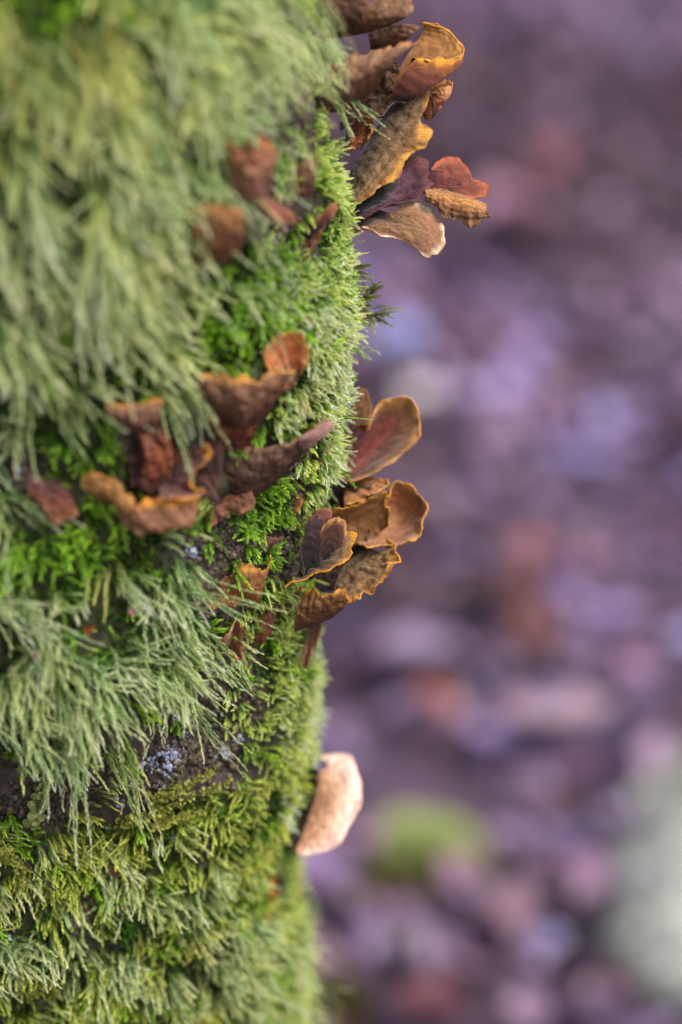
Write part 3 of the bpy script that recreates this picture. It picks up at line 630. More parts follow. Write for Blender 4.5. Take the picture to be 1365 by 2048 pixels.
sheet(o, [(588, 985, 0), (606, 950, -4), (640, 905, -6)], [(592, 985, 16), (606, 962, 20), (632, 938, 22), (652, 912, 22), (668, 880, 20)], bulge=4, e0=e, front='under', under=U_TAN, margin=rgb(214, 142, 54), ripple=3, seed=56, nu=40, nv=10, rim_r=2.2)

# --- lower right edge
o, e = fungus('large pale peach bracket, blurred, standing off the lower trunk edge', e=-400)
sheet(o, [(590, 1700, 0), (612, 1655, -10), (630, 1600, -20), (640, 1545, -30)], [(596, 1712, 14), (640, 1706, 22), (676, 1692, 22), (700, 1656, 16), (722, 1612, 8), (724, 1578, -4), (711, 1530, -16), (690, 1511, -26), (642, 1513, -34)],
      mid=[(596, 1706, 10), (652, 1668, 22), (676, 1600, 12), (655, 1530, -24)], e0=e, front='under', under=[rgb(206, 148, 116), rgb(228, 176, 146), rgb(236, 204, 192)], top=[rgb(44, 32, 30)] * 4, margin=rgb(214, 170, 150), ripple=2.5, rag=.03, seed=57, rim_r=3, dim=1.0)
sheet(o, [(570, 1700, -60), (578, 1640, -80), (596, 1580, -80), (612, 1530, -60)], [(592, 1704, 2), (614, 1657, -6), (632, 1602, -16), (642, 1545, -26)], mid=[(584, 1702, -50), (598, 1650, -80), (618, 1595, -80), (630, 1538, -60)], e0=e, top=[rgb(44, 30, 30), rgb(60, 42, 38), rgb(74, 50, 44), rgb(96, 66, 52)], under=U_DARK, margin=rgb(110, 78, 62), ripple=6, seed=58, nu=40, nv=14, foot=False, rim_r=2, names=('shade_sheet', 'shade_sheet_underside', 'shade_sheet_rim'))  # dark sheet standing in for the shaded gap between moss and peach bracket
o, e = fungus('small orange bracket low on the trunk with a brown back', anchor=(530, 1810))
sheet(o, [(510, 1790, 0), (530, 1760, 0)], [(514, 1836, 30), (535, 1838, 34), (550, 1812, 32), (554, 1780, 26), (548, 1748, 20)], bulge=6, e0=e, top=[rgb(100, 50, 30), rgb(206, 96, 34), rgb(200, 96, 36), rgb(150, 76, 40)], under=U_BROWN, margin=rgb(150, 84, 54), seed=59, ripple=4)
n_fungi = len(FOOT)

# ------------------------------------------------------------------ moss
def in_foot(px, py):
    r = np.zeros(len(px), bool)
    for poly in FOOT:
        x0, y0 = poly.min(0); x1, y1 = poly.max(0)
        m = np.where((px > x0) & (px < x1) & (py > y0) & (py < y1))[0]
        if not len(m): continue
        ins = np.zeros(len(m), bool)
        a = poly; b = np.roll(poly, -1, 0)
        for (ax, ay), (bx, by) in zip(a, b):
            c = (ay > py[m]) != (by > py[m])
            ins ^= c & (px[m] < (bx - ax) * (py[m] - ay) / (by - ay + 1e-9) + ax)
        r[m[ins]] = True
    return r

DOWN = np.array([0, 0, -1.0])
#            len px     leaves leafL leafW spread n_out  down  segs  base colour        tip colour            leaves from t
SPEC = {
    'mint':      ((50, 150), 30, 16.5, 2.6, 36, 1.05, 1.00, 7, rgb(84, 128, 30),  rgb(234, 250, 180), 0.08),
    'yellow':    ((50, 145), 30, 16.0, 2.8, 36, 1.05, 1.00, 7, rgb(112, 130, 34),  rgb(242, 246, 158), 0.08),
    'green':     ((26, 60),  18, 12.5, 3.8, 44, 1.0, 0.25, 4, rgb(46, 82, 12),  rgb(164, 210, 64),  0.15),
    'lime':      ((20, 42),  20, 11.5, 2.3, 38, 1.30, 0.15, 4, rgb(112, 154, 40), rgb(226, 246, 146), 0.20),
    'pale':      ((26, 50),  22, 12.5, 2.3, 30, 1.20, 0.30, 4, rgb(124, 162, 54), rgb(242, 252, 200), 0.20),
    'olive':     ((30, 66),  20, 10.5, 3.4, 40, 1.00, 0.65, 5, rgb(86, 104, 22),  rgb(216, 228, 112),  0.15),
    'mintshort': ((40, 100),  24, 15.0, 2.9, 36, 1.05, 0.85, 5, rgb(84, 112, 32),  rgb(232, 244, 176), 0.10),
    'filler':    ((14, 34),  12, 10.5, 3.2, 44, 1.0, 0.20, 3, rgb(22, 40, 8),  rgb(84, 128, 32),  0.10)}  # darkened green paints the shade in gaps between the longer shoots
#          shoots in a clump, root jitter px, spread of their directions, share of roots
CLUMP = {'mint': (8, 11, .48, .21), 'yellow': (8, 12, .48, .21), 'green': (9, 4, .80, .36), 'lime': (7, 12, .34, .95), 'pale': (7, 10, .38, .9),
         'olive': (7, 12, .42, .44), 'mintshort': (7, 11, .46, .30), 'filler': (6, 14, .7, 1.0)}

def grow(name, kind, th, z, label, roots=None, lscale=1.0):
    per, jit, dspread, _ = CLUMP[kind]
    c = len(th)
    cdir = np.repeat(rng.normal(0, .44, (c, 3)), per, 0)
    clen = np.repeat(np.where(rng.random(c) < .1, 1.45, rng.uniform(.6, 1.15, c)), per)
    ctone = np.repeat(rng.uniform(.62, 1.3, (c, 1)), per, 0)
    if roots is None:
        th = np.repeat(th, per) + rng.normal(0, jit * MPX, c * per) / 0.095
        z = np.repeat(z, per) + rng.normal(0, jit * MPX, c * per)
    (l0, l1), nl, ll, lw, spread, nout, dwn, segs, cb, ct, t0 = SPEC[kind]
    if roots is None:
        p, n = surf_frame(th, z)
    else:
        p, n = np.repeat(roots[0], per, 0) + rng.normal(0, jit * .5 * MPX, (c * per, 3)), np.repeat(roots[1], per, 0)
    m = len(p)
    px, py, _ = PX(p)
    q = p / MPX
    clump = np.stack([vnoise(q / 34, 61), vnoise(q / 34, 62), vnoise(q / 34, 63)], -1)
    cl2 = fbm(q / 70, 3, 71)
    length = (rng.uniform(l0, l1, m) * clen * (1 + 0.35 * cl2)) * MPX * lscale
    big = 1 + (.32 * ((px < 470) & (py < 720)) if kind in ('mint', 'yellow') else 0 * px)
    length = length * big
    lean = np.array([1.0, 0, 0]) * (0.32 if kind in ('mint', 'mintshort') else 0.0)
    d = norm(n * nout + DOWN * 0.35 * dwn + clump * 0.45 + cdir + rng.normal(0, dspread, (m, 3)))
    target = norm(n * nout * 0.22 + DOWN * dwn + lean + clump * 0.40 + cdir * .8 + rng.normal(0, dspread * .4, (m, 3)))
    pts = [p - n * 3 * MPX]
    dirs = []
    for s in range(segs):
        k = (s + 1) / segs
        k = min(1, k * 1.4) if dwn > 0.9 else k * 0.8
        dd = norm(d * (1 - k) + target * k + rng.normal(0, .07, (m, 3)))
        dirs.append(dd)
        pts.append(pts[-1] + dd * (length / segs)[:, None])
    pts = np.stack(pts, 1); dirs = np.stack(dirs + [dirs[-1]], 1)
    tone = ctone * rng.uniform(.82, 1.15, (m, 1)) * (1 + 0.28 * cl2[:, None])
    hue = 0.02 + rng.normal(0, .05, (m, 1)) + 0.14 * fbm(q / 110, 2, 81)[:, None]
    hshift = np.concatenate([1 + hue, np.ones((m, 1)), 1 - hue * 1.2], 1)
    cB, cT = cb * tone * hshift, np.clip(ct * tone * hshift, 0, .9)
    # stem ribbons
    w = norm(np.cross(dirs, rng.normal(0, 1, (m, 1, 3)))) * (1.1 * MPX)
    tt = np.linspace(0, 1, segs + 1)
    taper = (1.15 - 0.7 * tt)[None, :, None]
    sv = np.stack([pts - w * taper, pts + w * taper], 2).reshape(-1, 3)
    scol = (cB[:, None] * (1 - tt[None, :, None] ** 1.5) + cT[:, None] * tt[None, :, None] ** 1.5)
    scol = np.repeat(scol[:, :, None], 2, 2).reshape(-1, 3)
    bi = (np.arange(m)[:, None] * (segs + 1) + np.arange(segs)[None, :]) * 2
    sq = np.stack([bi, bi + 1, bi + 3, bi + 2], -1).reshape(-1, 4)
    # leaves
    t = t0 + (1 - t0) * (np.arange(nl)[None, :] + rng.random((m, nl))) / nl
    t = np.clip(t, 0, 1)
    f = t * segs; k = np.minimum(f.astype(int), segs - 1); f = (f - k)[..., None]
    ar = np.arange(m)[:, None]
    bp = pts[ar, k] * (1 - f) + pts[ar, k + 1] * f
    T = dirs[ar, k]
    ax = norm(np.cross(T, rng.normal(0, 1, (m, 1, 3)) + np.zeros_like(T)))
    bx = np.cross(T, ax)
    phi = np.arange(nl)[None, :] * 2.4 + rng.random((m, nl)) * .9
    Uv = ax * np.cos(phi)[..., None] + bx * np.sin(phi)[..., None]
    al = np.radians(spread) * (1.15 - 0.75 * t) * rng.uniform(.7, 1.3, (m, nl))
    ca, sa = np.cos(al)[..., None], np.sin(al)[..., None]
    ld = T * ca + Uv * sa
    lsz = (ll * big[:, None] * MPX * (1.12 - 0.62 * t ** 2) * rng.uniform(.75, 1.25, (m, nl)))[..., None]
    wd = norm(np.cross(ld, Uv + 0.3 * rng.normal(0, 1, Uv.shape))) * (lw * big[:, None, None] * MPX * 0.5)
    midp = bp + ld * lsz * .42
    tip = bp + norm(T * np.cos(al * .55)[..., None] + Uv * np.sin(al * .55)[..., None]) * lsz
    lv = np.stack([bp, midp - wd, tip, midp + wd], 2).reshape(-1, 3)
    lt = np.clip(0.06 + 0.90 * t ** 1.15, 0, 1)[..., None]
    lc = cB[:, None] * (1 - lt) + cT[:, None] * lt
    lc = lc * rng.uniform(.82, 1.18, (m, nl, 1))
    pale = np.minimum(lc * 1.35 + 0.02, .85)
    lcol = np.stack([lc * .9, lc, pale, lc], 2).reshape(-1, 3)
    base = len(sv)
    lq = (np.arange(m * nl) * 4)[:, None] + np.arange(4)[None, :] + base
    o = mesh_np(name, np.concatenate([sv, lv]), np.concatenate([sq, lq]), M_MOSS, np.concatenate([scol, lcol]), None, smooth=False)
    tag(o, label, 'moss', kind='stuff')
    return m, (len(sq) + len(lq)) * 2

NROOT = 30000
th = rng.uniform(-2.25, 0.75, NROOT)
z = rng.uniform(0.22, 0.77, NROOT)
pr0 = surf(th, z, False)
px, py, _ = PX(pr0)
W = zone_weights(px, py)
W = W / W.sum(0)
pick = (np.cumsum(W, 0) < rng.random(NROOT)[None, :]).sum(0).clip(0, len(KINDS) - 1)
inside = (px > -90) & (py > -130) & (py < 2150)
foot = in_foot(px, py)
above = in_foot(px, py + 70) | in_foot(px + 15, py + 120) | in_foot(px - 15, py + 30)
LBL = {'mint': 'pale grey green feathery moss shoots hanging in long curtains on the upper and middle trunk',
       'yellow': 'yellowish green hanging moss shoots at the upper left of the trunk',
       'green': 'short deep green star shaped moss sprigs filling the gaps on the trunk',
       'lime': 'bright lime green moss cushion along the right side of the trunk',
       'pale': 'whitish green tipped moss sprigs fringing the right side of the trunk',
       'olive': 'olive green leafy moss fronds on the lower trunk',
       'mintshort': 'shorter dull grey green moss shoots on the lower left of the trunk'}
NMS = {'mint': 'hanging_feather_moss', 'yellow': 'hanging_yellow_moss', 'green': 'deep_green_moss', 'lime': 'lime_cushion_moss', 'pale': 'pale_fringe_moss', 'olive': 'olive_frond_moss', 'mintshort': 'dull_shoot_moss'}
gap = fbm(pr0 / MPX / 75, 3, 91)
tris = 0
for i, k in enumerate(KINDS[:-1]):
    dens = CLUMP[k][3] * np.where(inside, 1.0, 0.14) * np.where(foot, 0.10, 1.0)
    if k in ('mint', 'yellow', 'mintshort', 'olive'):
        dens = dens * np.clip(0.9 + 3.6 * gap, 0.10, 2.1)
    if k in ('mint', 'yellow', 'mintshort'):
        dens = dens * np.where(above, 0.15, 1.0)
    sel = (pick == i) & (rng.random(NROOT) < dens)
    if sel.sum():
        m, t = grow(NMS[k], k, th[sel], z[sel], LBL[k])
        tris += t
        print('MOSS', k, m, t)
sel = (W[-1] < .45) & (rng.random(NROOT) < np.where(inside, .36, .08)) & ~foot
m, t = grow('under_moss', 'filler', th[sel], z[sel], 'short green moss beneath the longer shoots, darkened to paint the shade in the gaps')
tris += t
print('MOSS tris', tris)

# ------------------------------------------------------------------ ground and leaf litter
gx = np.concatenate([np.linspace(-60, -2, 16)[:-1], np.linspace(-2, 3, 120), np.linspace(3, 60, 16)[1:]])
gy = np.concatenate([np.linspace(-40, -0.6, 14)[:-1], np.linspace(-0.6, 5, 130), np.linspace(5, 110, 20)[1:]])
GX, GY = np.meshgrid(gx, gy)
def gz(x, y):
    return GROUND + 0.02 * fbm(np.stack([x * 3, y * 3, x * 0], -1), 3, 111)
gv = np.stack([GX, GY, gz(GX, GY)], -1).reshape(-1, 3)
nc = len(gx)
gi = (np.arange(len(gy) - 1)[:, None] * nc + np.arange(nc - 1)[None, :])
gq = np.stack([gi, gi + 1, gi + nc + 1, gi + nc], -1).reshape(-1, 4)
gn = fbm(gv * np.array([14, 14, 1]), 4, 121)[:, None]
g = mesh_np('ground', gv, gq, M_SOIL, rgb(72, 56, 72) * (1 + .5 * gn))
tag(g, 'dark damp forest floor soil under the fallen leaves', kind='structure')

LEAFPAL = [rgb(138, 112, 140), rgb(150, 124, 156), rgb(116, 92, 116), rgb(158, 130, 150), rgb(170, 146, 182), rgb(96, 66, 76), rgb(120, 80, 84), rgb(146, 106, 124), rgb(76, 58, 76), rgb(146, 136, 176), rgb(164, 124, 144), rgb(62, 46, 62)]  # lilac and bluish tones carry the sky's reflection on wet leaves as colour
def leaf_arrays(n, size, seed):
    """n curled oval leaves with pointed ends, 7 x 3 points each, around the origin"""
    g2 = np.random.default_rng(seed)
    t = np.linspace(0, 1, 7)
    half = np.sin(np.pi * t ** 0.85) ** 0.8 * 0.30
    x = np.repeat((t - .5)[:, None], 3, 1)
    y = np.stack([-half, half * 0, half], 1)
    x, y = x[None] * np.ones((n, 1, 1)), y[None] * g2.uniform(.75, 1.25, (n, 1, 1))
    y = y * (1 + 0.18 * g2.normal(0, 1, (n, 7, 1)))
    curl, cup = g2.normal(0, .5, (n, 1, 1)), g2.uniform(.1, 1.6, (n, 1, 1))
    zz = curl * (x ** 2 - .08) + cup * np.abs(y) ** 1.3 + g2.normal(0, .02, (n, 7, 3))
    v = np.stack([x, y, zz], -1) * size[:, None, None, None]
    return v.reshape(n, 21, 3)
gi = (np.arange(6)[:, None] * 3 + np.arange(2)[None, :])
LQ = np.stack([gi, gi + 1, gi + 4, gi + 3], -1).reshape(-1, 4)
def rotm(yaw, pitch, roll):
    cy, sy, cp, sp, cr, sr = np.cos(yaw), np.sin(yaw), np.cos(pitch), np.sin(pitch), np.cos(roll), np.sin(roll)
    z0 = np.zeros_like(yaw); o1 = np.ones_like(yaw)
    Rz = np.stack([cy, -sy, z0, sy, cy, z0, z0, z0, o1], -1).reshape(-1, 3, 3)
    Ry = np.stack([cp, z0, sp, z0, o1, z0, -sp, z0, cp], -1).reshape(-1, 3, 3)
    Rx = np.stack([o1, z0, z0, z0, cr, -sr, z0, sr, cr], -1).reshape(-1, 3, 3)
    return Rz @ Ry @ Rx
NL = 26000
lx = rng.uniform(-1.3, 2.3, NL); ly = rng.uniform(-0.5, 4.2, NL)
keep = (lx - centre_x(np.full(NL, .4))) ** 2 + ly ** 2 > 0.16 ** 2
for tx, ty, tr in ((850, 1660, .06), (885, 1655, .05)):
    c_ = ground_at(tx, ty + 12)
    keep &= (lx - c_[0]) ** 2 + ((ly - c_[1]) * .8) ** 2 > tr ** 2
lx, ly = lx[keep], ly[keep]; NL = len(lx)
sz = rng.uniform(.02, .05, NL)
lv = leaf_arrays(NL, sz, 5)
lv = np.einsum('nij,nkj->nki', rotm(rng.uniform(0, 6.28, NL), rng.normal(0, .38, NL), rng.normal(0, .38, NL)), lv)
lv += np.stack([lx, ly, gz(lx, ly) + rng.uniform(.004, .04, NL)], -1)[:, None]
pi_ = rng.integers(0, len(LEAFPAL), NL)
lc = np.array(LEAFPAL)[pi_] * rng.uniform(.5, .98, (NL, 1))
patch = fbm(np.stack([lx * 5, ly * 3.2, lx * 0 + 4], -1), 3, 141)[:, None]
lc = lc * np.clip(0.92 + 1.0 * patch, .35, 1.5) * np.where(patch < -.12, np.array([[1.06, .92, .94]]), np.array([[.97, .96, 1.12]]))
lit = mesh_np('leaf_litter', lv.reshape(-1, 3), (np.arange(NL)[:, None, None] * 21 + LQ[None]).reshape(-1, 4), M_LEAF, np.repeat(lc, 21, 0))
tag(lit, 'blurred carpet of damp purple brown fallen leaves on the forest floor', 'leaf litter', kind='stuff')

# fallen leaves and stones that stand out in the blur
def big_leaf(px, py, size, yaw, col, label, pitch=0.15, roll=0.0):
    size = size * 0.85
    c = ground_at(px, py, 0.05)
    v = leaf_arrays(1, np.array([size]), int(px))[0]
    v = v @ rotm(np.array([yaw]), np.array([pitch]), np.array([roll]))[0].T
    root = bpy.data.objects.new('fallen_leaf', None); COL.objects.link(root)
    root.location = c
    tag(root, label, 'leaf', 'single leaves that stand out on the forest floor')
    k = (1 + 0.2 * fbm(v * 60 + px, 3, 4))[:, None]
    mesh_np('blade', v, LQ, M_LEAF, col * k, root)
    a = v[1]; dvec = norm(v[1] - v[4])
    pts = [a + dvec * size * .12 * i + np.array([0, 0, .002 * i]) for i in range(4)]
    tube('stalk', pts, size * .012, M_WOOD, col * .6, root)

def tube(name, pts, r, mat, col, parent=None, na=6, taper=0.3, seed=0):
    pts = np.array(pts, float); k = len(pts)
    tg = norm(np.gradient(pts, axis=0))
    ref = np.array([0.3, 0.2, 0.93]); ref = np.where(np.abs(tg @ ref)[:, None] > .95, np.array([1.0, 0, 0]), ref)
    a = norm(np.cross(tg, ref)); b = np.cross(tg, a)
    an = np.arange(na) / na * 2 * math.pi
    s = np.linspace(0, 1, k)
    rr = r * (1 - (1 - taper) * s)
    ring = pts[:, None] + rr[:, None, None] * (np.cos(an)[None, :, None] * a[:, None] + np.sin(an)[None, :, None] * b[:, None])
    gi = (np.arange(k - 1)[:, None] * na + np.arange(na)[None, :]); gj = (np.arange(k - 1)[:, None] * na + (np.arange(na)[None, :] + 1) % na)
    q = np.stack([gi, gj, gj + na, gi + na], -1).reshape(-1, 4)
    v = ring.reshape(-1, 3)
    c = np.broadcast_to(col, (len(v), 3)) * (1 + .3 * fbm(v * 400, 2, seed)[:, None])
    return mesh_np(name, v, [q, np.arange(na)[None, ::-1], (np.arange(na) + (k - 1) * na)[None]], mat, c, parent)

big_leaf(1000, 1200, .10, 2.2, rgb(84, 50, 42), 'rust brown fallen leaf, blurred, right of the trunk middle')
big_leaf(1075, 1285, .07, .6, rgb(96, 54, 42), 'small orange red fallen leaf just below the rust brown one')
big_leaf(855, 805, .07, .9, rgb(198, 186, 190), 'pale beige fallen leaf, blurred, beside the dark red bracket')
big_leaf(810, 690, .10, 0.2, rgb(140, 146, 196), 'wet fallen leaf with painted bluish sky reflection above the pale beige one')  # blue of the reflected sky is put into the leaf colour
big_leaf(1130, 1430, .11, 0.4, rgb(150, 124, 136), 'large dusty pink fallen leaf right of centre', pitch=.1)
big_leaf(1075, 1120, .08, 1.2, rgb(136, 86, 90), 'reddish pink fallen leaf above the rust brown one')
big_leaf(1080, 330, .10, 2.0, rgb(150, 88, 90), 'dull red fallen leaf high in the background')
big_leaf(1020, 1800, .09, 1.7, rgb(128, 98, 112), 'pinkish fallen leaf below the green moss tuft')
big_leaf(1040, 430, .13, .3, rgb(150, 104, 128), 'broad mauve fallen leaf right of the tan tongue bracket')
big_leaf(860, 2010, .06, .3, rgb(92, 48, 54), 'dark red fallen leaf at the bottom of the picture')
big_leaf(1230, 840, .08, 1.2, rgb(152, 146, 190), 'lilac grey fallen leaf near the right picture edge')
big_leaf(850, 1290, .09, .3, rgb(150, 130, 160), 'lilac fallen leaf right of the lower trunk')
big_leaf(860, 1400, .06, 2.3, rgb(150, 88, 78), 'small red brown fallen leaf below the lilac one')

# moss tuft on the forest floor
def ground_tuft(px0, py0, rx, ry, label, n, hgt, cb, ct, name='moss_tuft'):
    c = ground_at(px0, py0, 0.03)
    k = (c - CAM) @ D_ * KPX
    g2 = np.random.default_rng(int(px0))
    a, r = g2.uniform(0, 6.28, n), np.sqrt(g2.random(n))
    x = rx * k * r * np.cos(a); y = ry * k / math.sin(PITCH + .1) * r * np.sin(a) * 0.8
    top = hgt * (1 - r ** 2) ** .5
    rows, cols = 9, 18
    vr = np.linspace(0.02, 1, rows); va = np.arange(cols) / cols * 6.283
    VR, VA = np.meshgrid(vr, va, indexing='ij')
    mv = np.stack([rx * k * VR * np.cos(VA), ry * k / math.sin(PITCH + .1) * VR * np.sin(VA) * .8, hgt * np.sqrt(np.clip(1 - VR ** 2, 0, 1)) - .03], -1).reshape(-1, 3)
    ii = (np.arange(rows - 1)[:, None] * cols + np.arange(cols)[None]); jj = (np.arange(rows - 1)[:, None] * cols + (np.arange(cols)[None] + 1) % cols)
    root = bpy.data.objects.new(name, None); COL.objects.link(root); root.location = c
    tag(root, label, 'moss')
    mesh_np('mound', mv * np.array([1, 1, .9]), [np.stack([ii, jj, jj + cols, ii + cols], -1).reshape(-1, 4), np.arange(cols)[None, ::-1]], M_BARK, np.broadcast_to(cb, (len(mv), 3)), root)
    p = np.stack([x, y, top - .03], -1)
    p = p + .25 * hgt * fbm(p * 28 + px0, 3, 7)[:, None]
    nrm = norm(np.stack([x / (rx * k), y / (ry * k), top / hgt * .8 + .4], -1) + g2.normal(0, .35, (n, 3)))
    L = g2.uniform(.008, .02, (n, 1))
    w = norm(np.cross(nrm, g2.normal(0, 1, (n, 3)))) * .0013
    v = np.stack([p, p + nrm * L * .5 - w, p + nrm * L, p + nrm * L * .5 + w], 1).reshape(-1, 3)
    cc = (cb + (ct - cb) * g2.random((n, 1))) * g2.uniform(.8, 1.25, (n, 1))
    o = mesh_np('sprigs', v, np.arange(n * 4).reshape(-1, 4), M_MOSS, np.repeat(cc, 4, 0), root, smooth=False)
    o['kind'] = 'stuff'
ground_tuft(862, 1660, 98, 34, 'bright yellow green moss tuft on the forest floor, blurred, right of the peach bracket', 10000, .028, rgb(160, 172, 112), rgb(240, 248, 186))
ground_tuft(800, 1750, 70, 46, 'low olive brown moss patch below the bright green tuft', 2500, .012, rgb(76, 66, 44), rgb(126, 120, 72))
ground_tuft(660, 1975, 60, 50, 'dull olive moss patch by the foot of the trunk', 2500, .02, rgb(80, 74, 46), rgb(130, 128, 80))

# pale lichened stone
def stone(px0, py0, rx, ry, rz, yaw, label, col, seed):
    c = ground_at(px0, py0, rz * .4)
    lat, lon = np.meshgrid(np.linspace(0, math.pi, 40), np.arange(64) / 64 * 2 * math.pi, indexing='ij')
    d = np.stack([np.sin(lat) * np.cos(lon), np.sin(lat) * np.sin(lon), np.cos(lat)], -1)
    r = 1 + .22 * fbm(d * 1.6 + seed, 4, seed)
    v = d * r[..., None] * np.array([rx, ry, rz])
    v = v.reshape(-1, 3) @ rotm(np.array([yaw]), np.array([0.0]), np.array([0.0]))[0].T
    ii = (np.arange(39)[:, None] * 64 + np.arange(64)[None]); jj = (np.arange(39)[:, None] * 64 + (np.arange(64)[None] + 1) % 64)
    q = np.stack([ii, ii + 64, jj + 64, jj], -1).reshape(-1, 4)
    cc = col * (1 + .3 * fbm(v * 50, 4, seed)[:, None])
    root = bpy.data.objects.new('lichened_stone', None); COL.objects.link(root); root.location = c
    tag(root, label, 'stone')
    mesh_np('stone_body', v, q, M_STONE, cc, root)
    g2 = np.random.default_rng(seed); n = 2500
    k = g2.integers(64 * 3, 64 * 28, n)
    p = v[k] + g2.normal(0, .003, (n, 3)); nn = norm(v[k])
    s = g2.uniform(.003, .009, (n, 1))
    a = norm(np.cross(nn, g2.normal(0, 1, (n, 3)))); b = np.cross(nn, a)
    qv = np.stack([p + a * s, p + b * s + nn * s, p - a * s, p - b * s + nn * s * .6], 1).reshape(-1, 3)
    o = mesh_np('lichen', qv, np.arange(n * 4).reshape(-1, 4), M_LICHEN, np.repeat(rgb(214, 216, 206) * g2.uniform(.75, 1.2, (n, 1)), 4, 0), root)
    o['kind'] = 'stuff'
stone(1475, 1720, .08, .16, .04, -.35, 'pale grey green lichen covered stone at the right picture edge', rgb(184, 186, 180), 3)

# ------------------------------------------------------------------ small growth and scraps on the trunk
def root_at(x, y, e=None):
    ee = surf_e(x, y) if e is None else e
    return P3(x, y, ee if ee is not None else -60)

# a mossy twig end and stray shoots beyond the edge of the trunk
def spray(name, kind, pts, label, ls=1.0):
    p = np.array([root_at(*a[:3]) for a in pts]); n = norm(np.array([a[3] for a in pts], float))
    grow(name, kind, np.zeros(len(p)), np.zeros(len(p)), label, roots=(p, n), lscale=ls)
spray('twig_tip_moss', 'olive', [(712, 600, -110, (1, -.1, .3)), (718, 625, -120, (1, 0, .2)), (730, 630, -125, (1, 0, .1)), (745, 628, -125, (1, 0, .25)), (722, 600, -120, (1, .2, .7)), (738, 590, -125, (.8, 0, .9))],
      'olive moss on a twig end poking out right of the lime green edge', .75)
spray('edge_tuft_moss', 'lime', [(708, 660, -70, (1, 0, -.3)), (712, 640, -80, (1, 0, 0)), (706, 560, -60, (1, 0, .3)), (712, 540, -60, (1, 0, 0))], 'soft lime moss just behind the bright edge below the brackets', .8)
spray('plume_moss', 'mint', [(350, 1300, None, (.3, -.6, -.7)), (362, 1330, None, (.35, -.6, -.7)), (345, 1345, None, (.3, -.6, -.8)), (330, 1180, None, (.7, -.6, -.5)), (345, 1220, None, (.6, -.5, -.7)), (250, 1470, None, (0, -.6, -.8)), (210, 1490, None, (.1, -.5, -.8)), (170, 1470, None, (.1, -.5, -.9)), (120, 1480, None, (.1, -.5, -.9))],
      'sharp pale plumes of moss hanging over the dark bark in the centre left', 1.1)

st = tube('moss_stalk', [P3(690, 835, 20), P3(705, 836, 22), P3(725, 838, 22), P3(746, 839, 20)], .0004, M_MOSS, rgb(150, 170, 90))
tag(st, 'single thin green moss stalk sticking out before the dark red disc bracket', 'moss stalk')
e1 = surf_e(60, 1700) + 24
st = tube('rootlet', [P3(22, 1652, e1 - 10), P3(34, 1675, e1), P3(40, 1705, e1 + 4), P3(58, 1735, e1 + 6), P3(84, 1756, e1 + 6), P3(112, 1782, e1)], .00042, M_WOOD, rgb(52, 42, 42), taper=.5)
tag(st, 'thin black rootlet curving down over the lower left moss', 'rootlet')
e1 = surf_e(400, 1500) + 22
st = tube('olive_tendril', [P3(372, 1532, e1), P3(392, 1515, e1 + 6), P3(408, 1490, e1 + 10), P3(416, 1462, e1 + 4)], .0005, M_MOSS, rgb(112, 112, 70), taper=.6)
tag(st, 'curved olive tendril over the dark bark and lilac lichen', 'moss stalk')
e1 = surf_e(130, 870) + 70
st = tube('bent_moss_stalk', [P3(0, 838, e1), P3(30, 842, e1 + 4), P3(52, 850, e1 + 6)], .0007, M_MOSS, rgb(176, 186, 140), taper=.7)
tag(st, 'pale straight moss stalk at the left edge above the bare hollow', 'moss stalk')

# granular lichen on the bare bark
LSPOT = [(325, 1525, 34, 90), (345, 1510, 20, 50), (360, 1440, 17, 40), (368, 1465, 10, 18), (446, 1508, 14, 26), (478, 1478, 10, 16), (275, 1535, 12, 22), (268, 1565, 12, 22), (318, 1572, 8, 12), (335, 1555, 9, 12),
         (383, 1102, 10, 16), (386, 1112, 7, 8), (150, 1835, 18, 12), (135, 1800, 8, 6), (24, 1872, 9, 10), (250, 1822, 10, 5), (350, 1680, 10, 6), (210, 1655, 6, 3), (478, 1062, 5, 5), (575, 1125, 16, 14), (445, 1330, 6, 5), (420, 1345, 7, 6), (240, 1600, 20, 14), (40, 960, 30, 10), (30, 985, 25, 8)]
iv = np.array([[0, 0, 1], [.9, 0, .45], [.28, .85, .45], [-.72, .53, .45], [-.72, -.53, .45], [.28, -.85, .45], [.72, .53, -.45], [-.28, .85, -.45], [-.9, 0, -.45], [-.28, -.85, -.45], [.72, -.53, -.45], [0, 0, -1]])
fi = np.array([[0, 1, 2], [0, 2, 3], [0, 3, 4], [0, 4, 5], [0, 5, 1], [1, 6, 2], [2, 7, 3], [3, 8, 4], [4, 9, 5], [5, 10, 1], [2, 6, 7], [3, 7, 8], [4, 8, 9], [5, 9, 10], [1, 10, 6], [6, 11, 7], [7, 11, 8], [8, 11, 9], [9, 11, 10], [10, 11, 6]])
vv_, ff_, cc_ = [], [], []
def blob(p, r, col, k):
    v = iv * r * (1 + .25 * rng.normal(0, 1, (12, 1)))
    vv_.append(v + p); ff_.append(fi + 12 * k); cc_.append(np.broadcast_to(col, (12, 3)) * rng.uniform(.8, 1.15))
k = 0
for x, y, r, n in LSPOT:
    for _ in range(int(n * .75)):
        qx, qy = x + rng.normal(0, r * .5), y + rng.normal(0, r * .42)
        ee = surf_e(qx, qy)
        if ee is None: continue
        blob(P3(qx, qy, ee + rng.uniform(1, 6)), rng.uniform(1.4, 6.0) * MPX, rgb(142, 146, 178) if rng.random() < .7 else rgb(150, 158, 162), k); k += 1
o = mesh_np('lilac_grey_lichen', np.concatenate(vv_), np.concatenate(ff_), M_LICHEN, np.concatenate(cc_))
tag(o, 'lilac grey granular lichen dotted over the dark bare bark', 'lichen', kind='stuff')

